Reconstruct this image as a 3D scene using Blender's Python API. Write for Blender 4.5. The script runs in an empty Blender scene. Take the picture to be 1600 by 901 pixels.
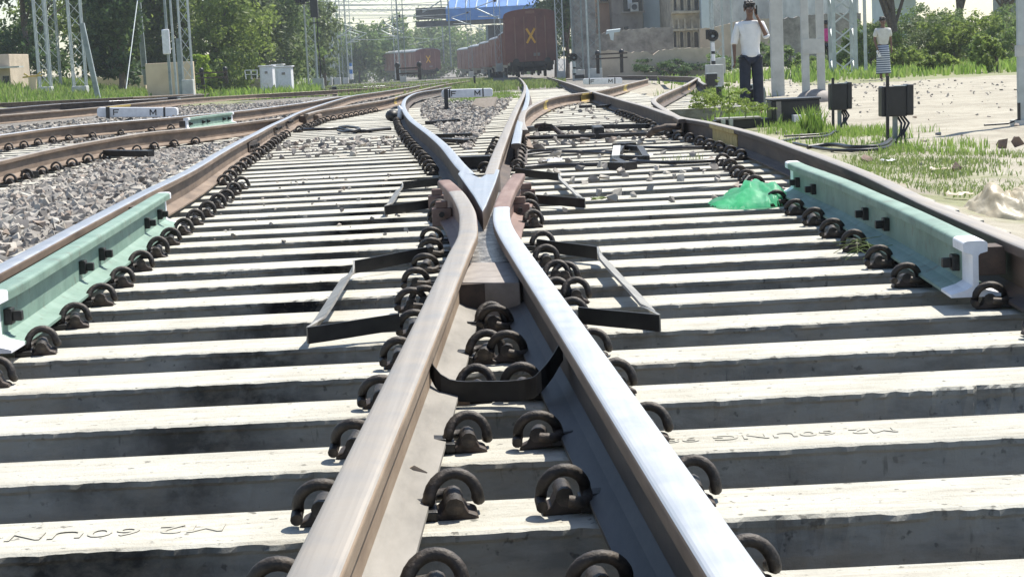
import bpy, bmesh, math, random
import numpy as np
from mathutils import Vector, Matrix, Euler, noise
random.seed(7); rng = np.random.default_rng(7)
scene = bpy.context.scene
C = scene.collection
R = math.radians
# ------------------------------------------------------------------ camera
F = 2820.0                       # focal length in pixels of the 1600 px wide photograph
CAMH = 0.83
PITCH = R(7.31); ROLL = R(-2.79)
cd = bpy.data.cameras.new('camera'); cam = bpy.data.objects.new('camera', cd); C.objects.link(cam)
cd.sensor_width = 36; cd.lens = 36 * F / 1600; cd.clip_start = 0.05; cd.clip_end = 5000
CM = Matrix.Rotation(math.pi/2 - PITCH, 4, 'X') @ Matrix.Rotation(ROLL, 4, 'Z')
cam.matrix_world = Matrix.Translation((0, 0, CAMH)) @ CM
scene.camera = cam
scene.render.resolution_x = 1024; scene.render.resolution_y = 576
# ------------------------------------------------------------------ light
SUN_EL = 58; SUN_AZ = 42          # azimuth measured from +Y towards +X
w = bpy.data.worlds.new('World'); scene.world = w; w.use_nodes = True
nt = w.node_tree; bg = nt.nodes['Background']
sky = nt.nodes.new('ShaderNodeTexSky'); sky.sky_type = 'NISHITA'; sky.sun_disc = False
sky.sun_elevation = R(SUN_EL); sky.sun_rotation = R(SUN_AZ); sky.dust_density = 0.5; sky.air_density = 1.0
nt.links.new(sky.outputs[0], bg.inputs[0]); bg.inputs[1].default_value = 0.10
sd = bpy.data.lights.new('sun', 'SUN'); sd.energy = 4.6; sd.angle = R(0.5); sd.color = (1, .95, .86)
so = bpy.data.objects.new('sun', sd); C.objects.link(so)
sdir = Vector((math.sin(R(SUN_AZ))*math.cos(R(SUN_EL)), math.cos(R(SUN_AZ))*math.cos(R(SUN_EL)), math.sin(R(SUN_EL))))
so.rotation_euler = (-sdir).to_track_quat('-Z', 'Y').to_euler(); so.location = (0, 0, 50)
vs = scene.view_settings; vs.view_transform = 'Standard'; vs.look = 'None'; vs.gamma = 1; vs.use_curve_mapping = False
vs.exposure = 0.80
scene.render.engine = 'CYCLES'
# ------------------------------------------------------------------ ground shape and pixel helpers
def sst(a, b, x):
    t = min(1, max(0, (x-a)/(b-a))); return t*t*(3-2*t)
def dip(x, y):
    if y < 20: return 0.0
    r = x/max(y, 1)
    wgt = sst(-.2, -.15, r)*(1-sst(.10, .14, r))
    d = y-30; s = 10
    soft = s*math.log1p(math.exp(max(-30, min(30, d/s)))) if d < 200 else d
    return -.0083*min(soft, 300)*wgt
RT = 0.19                         # height of the rail tops above the sleeper tops
def zrail(x, y): return RT + dip(x, y)
def ray(px, py):
    d = CM.to_3x3() @ Vector(((px-800)/F, (450.5-py)/F, -1)); return d/d.y
def on(px, py, h=RT):             # a point of the surface lying h above the sleeper tops
    d = ray(px, py); y = (h-CAMH)/d.z if d.z < -1e-4 else 300
    y = min(y, 60)
    for _ in range(300):
        z = h + dip(d.x*y, y)
        y2 = (z-CAMH)/d.z
        if y2 > 600: y2 = 600
        y = .5*y+.5*y2
    return Vector((d.x*y, y, h+dip(d.x*y, y)))
def at(px, py, D):                # the point seen at a pixel at depth D
    d = ray(px, py); return Vector((d.x*D, D, CAMH+d.z*D))
# ------------------------------------------------------------------ object helpers
def tag(o, label=None, cat=None, group=None, kind=None):
    if label: o['label'] = label
    if cat: o['category'] = cat
    if group: o['group'] = group
    if kind: o['kind'] = kind
    return o
def thing(name, loc, label, cat, group=None, rz=0):
    o = bpy.data.objects.new(name, None); C.objects.link(o); o.location = loc; o.rotation_euler = (0, 0, rz)
    o.empty_display_size = .1
    return tag(o, label, cat, group)
class MB:
    def __init__(s): s.v = []; s.f = []; s.m = []; s.n = 0; s.sm = []
    def add(s, vs, fs, m=0, smooth=False):
        b = len(s.v); s.v += [tuple(v) for v in vs]; s.f += [tuple(i+b for i in f) for f in fs]; s.m += [m]*len(fs); s.sm += [smooth]*len(fs); return s
    def box(s, x0, x1, y0, y1, z0, z1, m=0):
        return s.add([(x0,y0,z0),(x1,y0,z0),(x1,y1,z0),(x0,y1,z0),(x0,y0,z1),(x1,y0,z1),(x1,y1,z1),(x0,y1,z1)],
              [(0,3,2,1),(4,5,6,7),(0,1,5,4),(1,2,6,5),(2,3,7,6),(3,0,4,7)], m)
    def bar(s, p, q, w=.05, h=None, m=0, up=(0,0,1)):
        p = Vector(p); q = Vector(q); h = h or w; d = (q-p).normalized(); u = Vector(up)
        if abs(d.dot(u)) > .98: u = Vector((0,1,0))
        a = d.cross(u).normalized(); b = a.cross(d)
        vs = []
        for c in (p, q):
            for (i, j) in ((-1,-1),(1,-1),(1,1),(-1,1)): vs.append(c+a*i*w/2+b*j*h/2)
        return s.add(vs, [(0,3,2,1),(4,5,6,7),(0,1,5,4),(1,2,6,5),(2,3,7,6),(3,0,4,7)], m)
    def tube(s, pts, r, n=8, m=0, cap=True):
        pts = [Vector(p) for p in pts]; rs = r if isinstance(r, (list, tuple)) else [r]*len(pts)
        vs = []; fs = []; a = None
        for i, p in enumerate(pts):
            d = (pts[min(i+1, len(pts)-1)]-pts[max(i-1, 0)]).normalized()
            if a is None:
                a = d.orthogonal().normalized()
            else:
                a = (a-d*a.dot(d)).normalized()
            b = d.cross(a)
            for k in range(n):
                t = 2*math.pi*k/n; vs.append(p+(a*math.cos(t)+b*math.sin(t))*rs[i])
        for i in range(len(pts)-1):
            for k in range(n):
                fs.append((i*n+k, i*n+(k+1) % n, (i+1)*n+(k+1) % n, (i+1)*n+k))
        s.add(vs, fs, m, True)
        if cap:
            s.add(vs[:n], [tuple(range(n))[::-1]], m); s.add(vs[-n:], [tuple(range(n))], m)
        return s
    def prism(s, poly, z0, z1, m=0, zf=None):    # poly: xy list, vertical extrusion
        n = len(poly); vs = [(x, y, z0) for x, y in poly]+[(x, y, z1) for x, y in poly]
        fs = [tuple(range(n))[::-1], tuple(range(n, 2*n))]+[(i, (i+1) % n, n+(i+1) % n, n+i) for i in range(n)]
        return s.add(vs, fs, m)
    def prism_y(s, poly, y0, y1, m=0):            # poly: xz list, extruded along y
        n = len(poly); vs = [(x, y0, z) for x, z in poly]+[(x, y1, z) for x, z in poly]
        fs = [tuple(range(n)), tuple(range(n, 2*n))[::-1]]+[((i+1) % n, i, n+i, n+(i+1) % n) for i in range(n)]
        return s.add(vs, fs, m)
    def cyl(s, c, r, z0, z1, n=12, m=0, r2=None):
        r2 = r if r2 is None else r2
        return s.tube([(c[0], c[1], z0), (c[0], c[1], z1)], [r, r2], n, m)
    def ball(s, c, r, m=0, n=8, seg=12):
        rx, ry, rz = r if isinstance(r, (tuple, list)) else (r, r, r)
        vs = []; fs = []
        for i in range(n+1):
            t = math.pi*i/n
            for k in range(seg):
                p = 2*math.pi*k/seg; vs.append((c[0]+rx*math.sin(t)*math.cos(p), c[1]+ry*math.sin(t)*math.sin(p), c[2]+rz*math.cos(t)))
        for i in range(n):
            for k in range(seg): fs.append((i*seg+k, (i+1)*seg+k, (i+1)*seg+(k+1) % seg, i*seg+(k+1) % seg))
        return s.add(vs, fs, m, True)
    def mesh(s, name, mats, origin=None):
        me = bpy.data.meshes.new(name); o = origin or (0, 0, 0)
        me.from_pydata([(v[0]-o[0], v[1]-o[1], v[2]-o[2]) for v in s.v], [], s.f)
        if not isinstance(mats, (list, tuple)): mats = [mats]
        for m in mats: me.materials.append(m)
        me.polygons.foreach_set('material_index', s.m); me.polygons.foreach_set('use_smooth', s.sm)
        me.update(); return me
def link(name, me, parent=None, loc=None, bevel=0):
    o = bpy.data.objects.new(name, me); C.objects.link(o)
    if parent is not None: o.parent = parent
    if loc is not None: o.location = loc
    if bevel:
        b = o.modifiers.new('bevel', 'BEVEL'); b.width = bevel; b.segments = 2; b.limit_method = 'ANGLE'; b.angle_limit = R(40)
    return o
def obj(name, mb, mats, parent=None, world=False, bevel=0):
    """world=True: the builder holds world coordinates."""
    if parent is None:
        n = len(mb.v); o = (sum(v[0] for v in mb.v)/n, sum(v[1] for v in mb.v)/n, min(v[2] for v in mb.v))
        return link(name, mb.mesh(name, mats, o), None, o, bevel)
    o = tuple(parent.location) if world else None
    return link(name, mb.mesh(name, mats, o), parent, None, bevel)
def copy_tree(o, parent=None):
    c = o.copy(); C.objects.link(c); c.parent = parent
    for ch in list(o.children): copy_tree(ch, c)
    return c
def fast_mesh(name, V, Fc, mats, midx=None, smooth=False):
    """V (n,3) and Fc (m,k) numpy arrays"""
    me = bpy.data.meshes.new(name); k = Fc.shape[1]
    me.vertices.add(len(V)); me.vertices.foreach_set('co', V.astype(np.float32).ravel())
    me.loops.add(Fc.size); me.loops.foreach_set('vertex_index', Fc.astype(np.int32).ravel())
    me.polygons.add(len(Fc)); me.polygons.foreach_set('loop_start', np.arange(0, Fc.size, k, dtype=np.int32))
    for m in (mats if isinstance(mats, (list, tuple)) else [mats]): me.materials.append(m)
    if midx is not None: me.polygons.foreach_set('material_index', midx.astype(np.int32))
    me.update(calc_edges=True); me.validate()
    me.polygons.foreach_set('use_smooth', np.full(len(me.polygons), smooth))
    return me
ONES = 'zeroth first second third fourth fifth sixth seventh eighth ninth tenth eleventh twelfth thirteenth fourteenth fifteenth sixteenth seventeenth eighteenth nineteenth'.split()
def ordn(n):
    if n < 20: return ONES[n]
    t = {2: 'twent', 3: 'thirt', 4: 'fort', 5: 'fift', 6: 'sixt', 7: 'sevent', 8: 'eight', 9: 'ninet'}[n//10]
    return t+'ieth' if n % 10 == 0 else t+'y-'+ONES[n % 10]
# ------------------------------------------------------------------ materials
class NT:
    def __init__(s, name):
        s.m = bpy.data.materials.new(name); s.m.use_nodes = True; s.t = s.m.node_tree
        s.b = s.t.nodes['Principled BSDF']
    def n(s, typ, **kw):
        x = s.t.nodes.new('ShaderNode'+typ)
        for k, v in kw.items():
            if k in x.inputs: x.inputs[k].default_value = v
            else: setattr(x, k, v)
        return x
    def l(s, a, b): s.t.links.new(a, b)
    def coord(s, scale=(1, 1, 1), which='Object'):
        c = s.n('TexCoord'); mp = s.n('Mapping'); mp.inputs['Scale'].default_value = scale
        if which == 'World':
            g = s.n('NewGeometry'); s.l(g.outputs['Position'], mp.inputs[0])
        else: s.l(c.outputs[which], mp.inputs[0])
        return mp.outputs[0]
    def noise(s, scale, vec=None, detail=5, rough=.6):
        x = s.n('TexNoise'); x.inputs['Scale'].default_value = scale; x.inputs['Detail'].default_value = detail; x.inputs['Roughness'].default_value = rough
        if vec is not None: s.l(vec, x.inputs['Vector'])
        return x.outputs['Fac']
    def ramp(s, fac, stops):
        r = s.n('ValToRGB'); e = r.color_ramp.elements
        while len(e) < len(stops): e.new(.5)
        for i, (p, c) in enumerate(stops):
            e[i].position = p; e[i].color = (*c, 1) if isinstance(c, tuple) else (c, c, c, 1)
        s.l(fac, r.inputs[0]); return r.outputs[0]
    def mix(s, fac, a, b, typ='MIX'):
        x = s.n('Mix', data_type='RGBA', blend_type=typ)
        for i, v in ((0, fac), (6, a), (7, b)):
            if hasattr(v, 'is_output') or isinstance(v, bpy.types.NodeSocket): s.l(v, x.inputs[i])
            elif i == 0: x.inputs[0].default_value = v
            else: x.inputs[i].default_value = (*v, 1)
        return x.outputs[2]
    def math(s, op, a, b=None):
        x = s.n('Math', operation=op)
        for i, v in ((0, a), (1, b)):
            if v is None: continue
            if isinstance(v, bpy.types.NodeSocket): s.l(v, x.inputs[i])
            else: x.inputs[i].default_value = v
        return x.outputs[0]
    def bump(s, h, strength=.3, dist=.01):
        x = s.n('Bump'); x.inputs['Strength'].default_value = strength; x.inputs['Distance'].default_value = dist
        s.l(h, x.inputs['Height']); s.l(x.outputs[0], s.b.inputs['Normal'])
    def col(s, c):
        if isinstance(c, bpy.types.NodeSocket): s.l(c, s.b.inputs['Base Color'])
        else: s.b.inputs['Base Color'].default_value = (*c, 1)
    def pr(s, rough=None, metal=None, **kw):
        if rough is not None:
            if isinstance(rough, bpy.types.NodeSocket): s.l(rough, s.b.inputs['Roughness'])
            else: s.b.inputs['Roughness'].default_value = rough
        if metal is not None: s.b.inputs['Metallic'].default_value = metal
        return s.m
def vmat(name, c1, c2, scale=8, rough=.7, metal=0, bump=.2, bd=.005, c3=None, which='Object', stretch=(1,1,1)):
    s = NT(name); v = s.coord(stretch, which); f = s.noise(scale, v)
    st = [(.35, c1), (.65, c2)] if c3 is None else [(.3, c1), (.5, c2), (.72, c3)]
    s.col(s.ramp(f, st)); s.pr(rough, metal)
    if bump: s.bump(s.noise(scale*4, v), bump, bd)
    return s.m
def concrete():
    s = NT('sleeper_concrete'); g = s.n('NewGeometry'); v = s.coord((1, 1, 1), 'World')
    c = s.ramp(s.noise(6, v, 8), [(.3, (.46, .445, .385)), (.55, (.56, .545, .475)), (.8, (.62, .605, .54))])
    # shade painted into the colour of the moulded sides, with grime and stains
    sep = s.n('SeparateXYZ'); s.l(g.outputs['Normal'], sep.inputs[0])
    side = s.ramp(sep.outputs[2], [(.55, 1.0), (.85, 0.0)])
    v2 = s.coord((1.6, 1, 5), 'World')
    st = s.ramp(s.noise(3.2, v2, 7, .65), [(.42, 0.0), (.60, 1.0)])
    pos = s.n('SeparateXYZ'); s.l(g.outputs['Position'], pos.inputs[0])
    dx = s.math('ABSOLUTE', s.math('ADD', pos.outputs[0], .77))
    oil = s.ramp(s.math('ADD', dx, s.math('MULTIPLY', s.noise(7, v, 5), .30)), [(.24, 1.0), (.40, 0.0)])
    oilp = s.ramp(s.noise(5, s.coord((1, 2.2, 1.5), 'World'), 6), [(.34, .2), (.46, 1.0)])
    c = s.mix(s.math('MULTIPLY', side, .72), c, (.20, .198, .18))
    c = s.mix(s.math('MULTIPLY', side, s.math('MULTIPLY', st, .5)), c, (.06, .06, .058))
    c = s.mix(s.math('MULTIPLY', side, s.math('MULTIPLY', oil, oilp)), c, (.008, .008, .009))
    pit = s.ramp(s.noise(38, v, 3, .5), [(.30, 1.0), (.36, 0.0)])
    c = s.mix(s.math('MULTIPLY', pit, .7), c, (.035, .034, .032))
    lt = s.ramp(s.noise(9, s.coord((1, 1, .35), 'World'), 6, .7), [(.55, 0.0), (.72, 1.0)])
    c = s.mix(s.math('MULTIPLY', side, s.math('MULTIPLY', lt, .45)), c, (.32, .32, .30))
    # vertical drip marks
    v3 = s.coord((14, 14, 1.2), 'World')
    dr = s.ramp(s.noise(2.5, v3, 3), [(.66, 0.0), (.72, 1.0)])
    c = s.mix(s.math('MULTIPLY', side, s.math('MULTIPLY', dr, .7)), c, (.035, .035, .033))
    v4 = s.coord((1.2, 9, 1), 'World'); dust = s.ramp(s.noise(3.5, v4, 8, .7), [(.48, 0.0), (.68, 1.0)])
    c = s.mix(s.math('MULTIPLY', dust, .6), c, (.29, .25, .19))
    # damp grey patches and dark specks on the tops
    pt = s.ramp(s.noise(1.3, v, 3), [(.66, 0.0), (.69, 1.0)])
    c = s.mix(s.math('MULTIPLY', pt, .35), c, (.36, .34, .28))
    sp = s.ramp(s.noise(55, v, 2), [(.70, 0.0), (.76, 1.0)])
    c = s.mix(s.math('MULTIPLY', sp, .6), c, (.14, .12, .1))
    oi = s.n('ObjectInfo'); c = s.mix(s.math('MULTIPLY', oi.outputs['Random'], .30), c, (.36, .34, .29))
    s.col(c); s.pr(.9); s.b.inputs['Specular IOR Level'].default_value = .12; s.bump(s.noise(60, v, 9, .75), .7, .008); return s.m
M = {}
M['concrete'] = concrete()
M['concrete_old'] = vmat('post_concrete', (.40,.41,.39), (.55,.56,.53), 3, .85, bump=.3)
def rust(name, a, b, c, rough=.75, scale=9, metal=0.0):
    s = NT(name); v = s.coord((1, .25, 1), 'World'); f = s.noise(scale, v, 8, .65)
    s.col(s.ramp(f, [(.3, a), (.5, b), (.72, c)])); s.pr(rough, metal); s.bump(s.noise(60, v, 6), .25, .004); return s.m
M['rust'] = rust('rail_rust', (.10,.07,.05), (.175,.125,.088), (.25,.185,.135))
M['rust_pale'] = rust('rail_rust_pale', (.19,.135,.09), (.28,.205,.14), (.36,.28,.20))
M['rust_dark'] = rust('rail_rust_dark', (.035,.028,.024), (.07,.05,.04), (.12,.085,.06))
M['foot'] = rust('rail_foot_dusty', (.15,.14,.125), (.23,.215,.19), (.30,.28,.25), .8)
M['foot_dark'] = rust('rail_foot_dark', (.03,.03,.03), (.05,.048,.045), (.085,.078,.07), .6)
def steel(name, a, b, rough, metal, streak=(40, .3, 40)):
    s = NT(name); v = s.coord(streak, 'World'); f = s.noise(1.0, v, 5)
    v2 = s.coord((1, 1, 1), 'World'); f2 = s.noise(9, v2, 5)
    s.col(s.mix(s.math('MULTIPLY', f2, .5), s.ramp(f, [(.3, a), (.7, b)]), a)); s.pr(s.ramp(f2, [(.3, rough*.8), (.7, rough*1.25)]), metal)
    s.bump(f, .06, .002); return s.m
M['head_blue'] = steel('polished_rail_head', (.38,.40,.42), (.50,.52,.545), .48, .35)
M['head_dull'] = steel('dull_rail_head', (.26,.23,.195), (.37,.335,.29), .50, .35)
M['head_grey'] = steel('grey_rail_head', (.34,.35,.37), (.48,.49,.50), .38, .6)
M['red_oxide'] = rust('red_oxide_wing', (.12,.07,.055), (.19,.115,.09), (.27,.19,.155), .65)
M['grease'] = vmat('greasy_plate', (.035,.03,.027), (.22,.20,.175), 26, .3, .3, .8, .01, c3=(.50,.48,.44), which='Object', stretch=(1,.5,1))
M['plate'] = vmat('dusty_plate', (.22,.195,.175), (.32,.285,.255), 12, .7, 0)
def green_paint():
    s = NT('green_rail_paint'); v = s.coord((1, 1, 1), 'World')
    c = s.ramp(s.noise(6, v, 7), [(.3, (.13,.205,.165)), (.5, (.175,.27,.215)), (.75, (.235,.33,.275))])
    d = s.ramp(s.noise(14, v, 8, .7), [(.56, 0.0), (.66, 1.0)]); c = s.mix(s.math('MULTIPLY', d, .55), c, (.13, .12, .09))
    r_ = s.ramp(s.noise(26, v, 6, .7), [(.64, 0.0), (.68, 1.0)]); c = s.mix(s.math('MULTIPLY', r_, .8), c, (.12, .06, .035))
    s.col(c); s.pr(.6); s.bump(s.noise(40, v, 6), .3, .004); return s.m
M['green'] = green_paint()
M['white_paint'] = vmat('white_paint', (.70,.70,.72), (.84,.84,.86), 9, .5, 0, .15, .003)
M['black_iron'] = vmat('black_iron', (.012,.012,.012), (.035,.032,.03), 14, .5, .3, .3, .004)
M['clip'] = vmat('clip_iron', (.014,.012,.011), (.042,.034,.028), 26, .6, .2, .6, .004, c3=(.13,.10,.075))
M['clip_rust'] = vmat('clip_rusty', (.018,.014,.012), (.06,.042,.032), 30, .65, .1, .4, .003)
M['strap'] = vmat('strap_iron_lit', (.22,.205,.18), (.34,.32,.28), 12, .45, .4, .2, .002)  # paler copy of the strap metal: sunlight painted into the twisted links
M['strap_dark'] = vmat('strap_black', (.010,.010,.011), (.028,.027,.026), 12, .5, .3, .2, .002)
M['yellow'] = vmat('yellow_paint', (.42,.30,.06), (.56,.42,.12), 20, .6, 0)
M['black'] = vmat('black_paint', (.008,.008,.010), (.02,.02,.024), 5, .4, 0, .15)
M['galv'] = vmat('galvanised_steel', (.36,.40,.40), (.50,.54,.54), 4, .5, .35, 0)
M['galv_dark'] = vmat('weathered_mast_steel', (.20,.24,.24), (.32,.36,.35), 4, .6, .2, 0)
# ------------------------------------------------------------------ rails
def catmull(pts, step=.18):
    P = [pts[0]*2-pts[1]]+pts+[pts[-1]*2-pts[-2]]; out = []
    for i in range(1, len(P)-2):
        p0, p1, p2, p3 = P[i-1], P[i], P[i+1], P[i+2]
        st = step*max(1, p1.y/14); n = max(2, int((p2-p1).length/st))
        # centripetal-ish: limit tangents for uneven spacing
        L = (p2-p1).length
        t1 = (p2-p0).normalized()*L; t2 = (p3-p1).normalized()*L
        for k in range(n):
            t = k/n; a = 2*t**3-3*t**2+1; b = t**3-2*t**2+t; c = -2*t**3+3*t**2; d = t**3-t**2
            out.append(p1*a+t1*b+p2*c+t2*d)
    out.append(P[-2]); return out
def rpath(px, h=RT): return catmull([on(x, y, h) for x, y in px])
PROF = [(-.075,-.172),(.075,-.172),(.075,-.163),(.030,-.150),(.0085,-.138),(.0085,-.046),(.014,-.040),(.036,-.034),(.0368,-.012),(.0362,-.0085),(.0345,-.0055),(.0315,-.0032),(.027,-.0016),(.020,-.0007),(.010,-.0002),(-.010,-.0002),
        (-.020,-.0007),(-.027,-.0016),(-.0315,-.0032),(-.0345,-.0055),(-.0362,-.0085),(-.0368,-.012),(-.036,-.034),(-.014,-.040),(-.0085,-.046),(-.0085,-.138),(-.030,-.150),(-.075,-.163)]
# slots: 0 rust, 1 head top, 2 foot, 3 head side
PMAT = [2,2,2,2,0,0,0,3,3,3,1,1,1,1,1,1,1,1,1,3,3,3,0,0,0,2,2,2]
def sweep(mb, path, prof=PROF, pm=PMAT, cap=True, zoff=0):
    n = len(prof); vs = []; fs = []; ms = []
    for i, p in enumerate(path):
        d = path[min(i+1, len(path)-1)]-path[max(i-1, 0)]; d.z = 0; d.normalize(); s = Vector((d.y, -d.x, 0))
        for (a, z) in prof: vs.append((p.x+s.x*a, p.y+s.y*a, p.z+z+zoff))
    for i in range(len(path)-1):
        for k in range(n):
            fs.append((i*n+k, i*n+(k+1) % n, (i+1)*n+(k+1) % n, (i+1)*n+k)); ms.append(pm[k])
    fs.append(tuple(range(n))[::-1]); ms.append(pm[3]); fs.append(tuple(range((len(path)-1)*n, len(path)*n))); ms.append(pm[3])
    b = len(mb.v); mb.v += vs; mb.f += [tuple(i+b for i in f) for f in fs]; mb.m += ms; mb.sm += [False]*len(fs); return mb
def rail(name, px, mats, label, cat='rail', group=None, h=RT, pre=None, post=None):
    p = rpath(px, h)
    if pre: p = [p[0]+(p[0]-p[1]).normalized()*pre]+p
    if post: p = p+[p[-1]+(p[-1]-p[-2]).normalized()*post]
    o = obj(name, sweep(MB(), p), [M[m] for m in mats]); tag(o, label, cat, group); o['_'] = 0; del o['_']
    return p, o
RUSTY = ['rust', 'head_grey', 'rust', 'rust']
P_R1, o_R1 = rail('crossing_rail', [(439.4,1001),(485,901),(601,648),(662,515),(717,393),(730,366),(731.5,345),(729,327),(716,303),(703,289),(694,281)], ['rust_pale','head_dull','foot','rust_pale'],
    'dull beige rail left of bottom centre, bending at the throat into a flared wing', 'rail')
P_R2, o_R2 = rail('crossing_rail', [(1222,1001),(1155,901),(983,645),(893,511),(810,390),(792,362),(784,342),(785,317),(795,294),(804,280),(810,271)], ['foot_dark','head_blue','foot_dark','rust'],
    'bright polished rail right of bottom centre, ending in a reddish flared wing', 'rail')
P_LL, _ = rail('frog_leg_rail', [(734,272),(719,257),(693.6,227),(672,208.6),(656,197),(642,186),(633,174),(630,164),(634,154),(645,147),(660,143),(684,139.5),(704,136)], ['rust_dark','head_grey','rust_dark','rust_dark'],
    'grey rail leaving the left of the crossing nose and curving away behind the middle board')
P_RL, _ = rail('frog_leg_rail', [(766,272),(771,257),(777.6,238),(791.5,204),(801,182),(810,163),(817,149),(820.5,139),(819.5,131),(815,125),(811,121.5)], ['rust_dark','head_dull','rust_dark','rust'],
    'pale rail leaving the right of the crossing nose and winding away to the brown wagon')
P_L1, _ = rail('outer_rail', [(-220,530),(0,417),(132,347),(226,299),(264,281),(300,263),(344,237),(378,218.5),(400,207.5),(422,196),(444,186),(468,175),(500,164),(528,155.5),(554,149),(600,142.5),(640,136.5),(660,133),(700,128)],
    ['rust','head_grey','rust','rust'], 'brown outer rail with a blue-grey top along the left of the near sleepers')
P_R4, _ = rail('outer_rail', [(1800,458),(1600,379),(1526,348),(1455,317.5),(1348,268),(1240,228),(1180,208),(1132,196),(1100,189),(1068,184),(1040,176),(1010,166),(980,158),(955,151),(930,144),(892,131),(855,120)],
    ['rust_dark','head_dull','rust_dark','rust_dark'], 'dark brown outer rail along the right of the near sleepers beside the sandy ground')
P_B, _ = rail('branch_rail', [(478,178),(500,172),(520,169),(560,162.5),(600,156),(630,148),(660,139.5),(700,131),(735,126)], ['rust','head_dull','rust','rust'],
    'brown rail splitting off the left outer rail at the rusty joint and curving right')
P_L2N, _ = rail('siding_rail', [(-60,263),(0,250),(75,233),(151,219),(226,207),(300,200),(367,192.5),(411,187),(440,184)], ['rust','head_dull','rust','rust'],
    'nearer rusty rail of the left hand track in front of the white board')
P_L2F, _ = rail('siding_rail', [(-60,219),(0,210.6),(94,198),(170,191),(245,185),(300,180),(380,172.5),(440,165),(480,159.5),(520,152.5),(545,149.5)], ['rust','head_blue','rust','rust'],
    'farther rusty rail of the left hand track, with a shiny top')
P_L3N, _ = rail('far_siding_rail', [(-40,183),(0,180),(75,174),(151,167.5),(230,159.5),(300,153.5),(400,147.5),(520,141),(600,136),(700,128.5)], ['rust','head_dull','rust','rust'],
    'nearer rail of the farthest left track, passing behind the left white board')
P_L3M, _ = rail('far_siding_rail', [(-40,173),(0,170),(94,162),(170,158),(245,154),(320,147.5),(400,144),(520,138),(600,134),(690,127)], ['rust_dark','head_grey','rust_dark','rust_dark'],
    'shiny topped middle rail of the farthest left tracks')
P_L3F, _ = rail('far_siding_rail', [(-40,164),(0,161),(113,156),(207,151.5),(300,147),(380,143),(460,138.5),(560,134),(640,130)], ['rust','head_dull','rust','rust'],
    'farthest rail on the left, running along the foot of the grassy bank')
P_T, _ = rail('turnout_rail', [(819,203),(815,192),(816,180),(822,171),(837,162),(862,152.5),(892,147),(926,143),(960,136),(980,131),(1012,123.5)], ['rust','head_dull','rust','rust'],
    'pale curved rail hooking off beside the right leg and crossing the outer rail')
P_S, _ = rail('switch_blade', [(806,224),(809,208),(813,190),(820,170),(824,155),(824,143),(821,133)], ['rust_dark','head_grey','rust_dark','rust_dark'],
    'thin grey switch blade lying tight against the right leg rail')
P_U, _ = rail('guard_rail', [(1066,186),(1044,174),(1028,164),(1021,157),(1027,151),(1052,140),(1072,131.5),(1088,122.5)], ['rust','head_dull','rust_dark','rust'],
    'kinked pale rail meeting the right outer rail and running off behind the black drum')
P_V, _ = rail('stub_rail', [(1102,132),(1094,127),(1088,121),(1060,119.5),(1000,118.5),(950,119)], ['rust_dark','head_dull','rust_dark','rust_dark'],
    'short pale rail end hooking back towards the stone wall right of the right board')
for o_, ys_, yt_ in ((o_R1, on(729,350,RT).y, on(714,300,RT).y), (o_R2, on(784,322,RT).y, on(784,322,RT).y)):
    o_.data.materials.append(M['red_oxide'])
    for p_ in o_.data.polygons:
        yy = p_.center.y+o_.location.y
        if (yy > ys_ and p_.material_index != 1) or yy > yt_: p_.material_index = 4
def xat(path, y):
    if y <= path[0].y: a, b = path[0], path[1]
    else:
        a, b = path[-2], path[-1]
        for i in range(len(path)-1):
            if path[i].y <= y <= path[i+1].y: a, b = path[i], path[i+1]; break
    t = (y-a.y)/(b.y-a.y) if abs(b.y-a.y) > 1e-6 else 0
    return a.x+(b.x-a.x)*t
# ------------------------------------------------------------------ ground
def xr(y): return xat(P_R4, min(y, 38))
def xl(y): return xat(P_L1, min(y, 30))
def ground(x, y):
    z = -.14
    if y > 9: z += .07*sst(9, 16, y)
    z += (.0)*1
    rr = xr(y)
    if y < 60: z += (-.24-z)*sst(.35, 1.3, x-rr)
    else: z += (-.24-z)*sst(.08, .12, x/y)
    z += .07*sst(.5, 1.0, xl(y)-x)*(1-sst(9, 16, y))
    r = x/max(y, 1)
    z += dip(x, y)*(1 if y < 300 else 1)
    # grassy bank beyond the last track on the left
    if y > 30 and x < -5:
        xf = xat(P_L3F, min(y, P_L3F[-1].y))
        z += .75*sst(1.6, 9, xf-x)*(1-sst(-.18, -.13, r))
    z -= 3*sst(400, 900, y)
    return z
ys = list(np.arange(-4, 20, .25))+list(np.geomspace(20, 2500, 130)); us = np.linspace(-1, 1, 161)
V = np.zeros((len(ys), len(us), 3)); 
for i, y in enumerate(ys):
    half = 6+abs(y)*.75 if y < 400 else 6+y*.75+ (y-400)
    for j, u in enumerate(us):
        x = half*np.sign(u)*abs(u)**1.7
        n = noise.noise(Vector((x*1.3, y*1.3, 0)))*.03 + noise.noise(Vector((x*.25, y*.25, 5)))*.05*min(1, y/30)
        nearr = 1 if y > 14 or x > xr(y)+.5 or x < xl(y)-.4 else .4
        V[i, j] = (x, y, ground(x, y)+n*nearr)
ni, nj = len(ys), len(us)
I, J = np.meshgrid(np.arange(ni-1), np.arange(nj-1), indexing='ij'); a = (I*nj+J).ravel()
Fq = np.stack([a, a+1, a+nj+1, a+nj], 1)
gs = NT('ground_earth'); v = gs.coord((1, 1, 1), 'World')
sand = gs.ramp(gs.noise(1.6, v, 8, .65), [(.3, (.25,.225,.175)), (.52, (.36,.33,.26)), (.75, (.45,.42,.34))])
sand = gs.mix(gs.math('MULTIPLY', gs.ramp(gs.noise(9, v, 6), [(.56, 0.0), (.66, 1.0)]), .6), sand, (.26,.20,.15))
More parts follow.
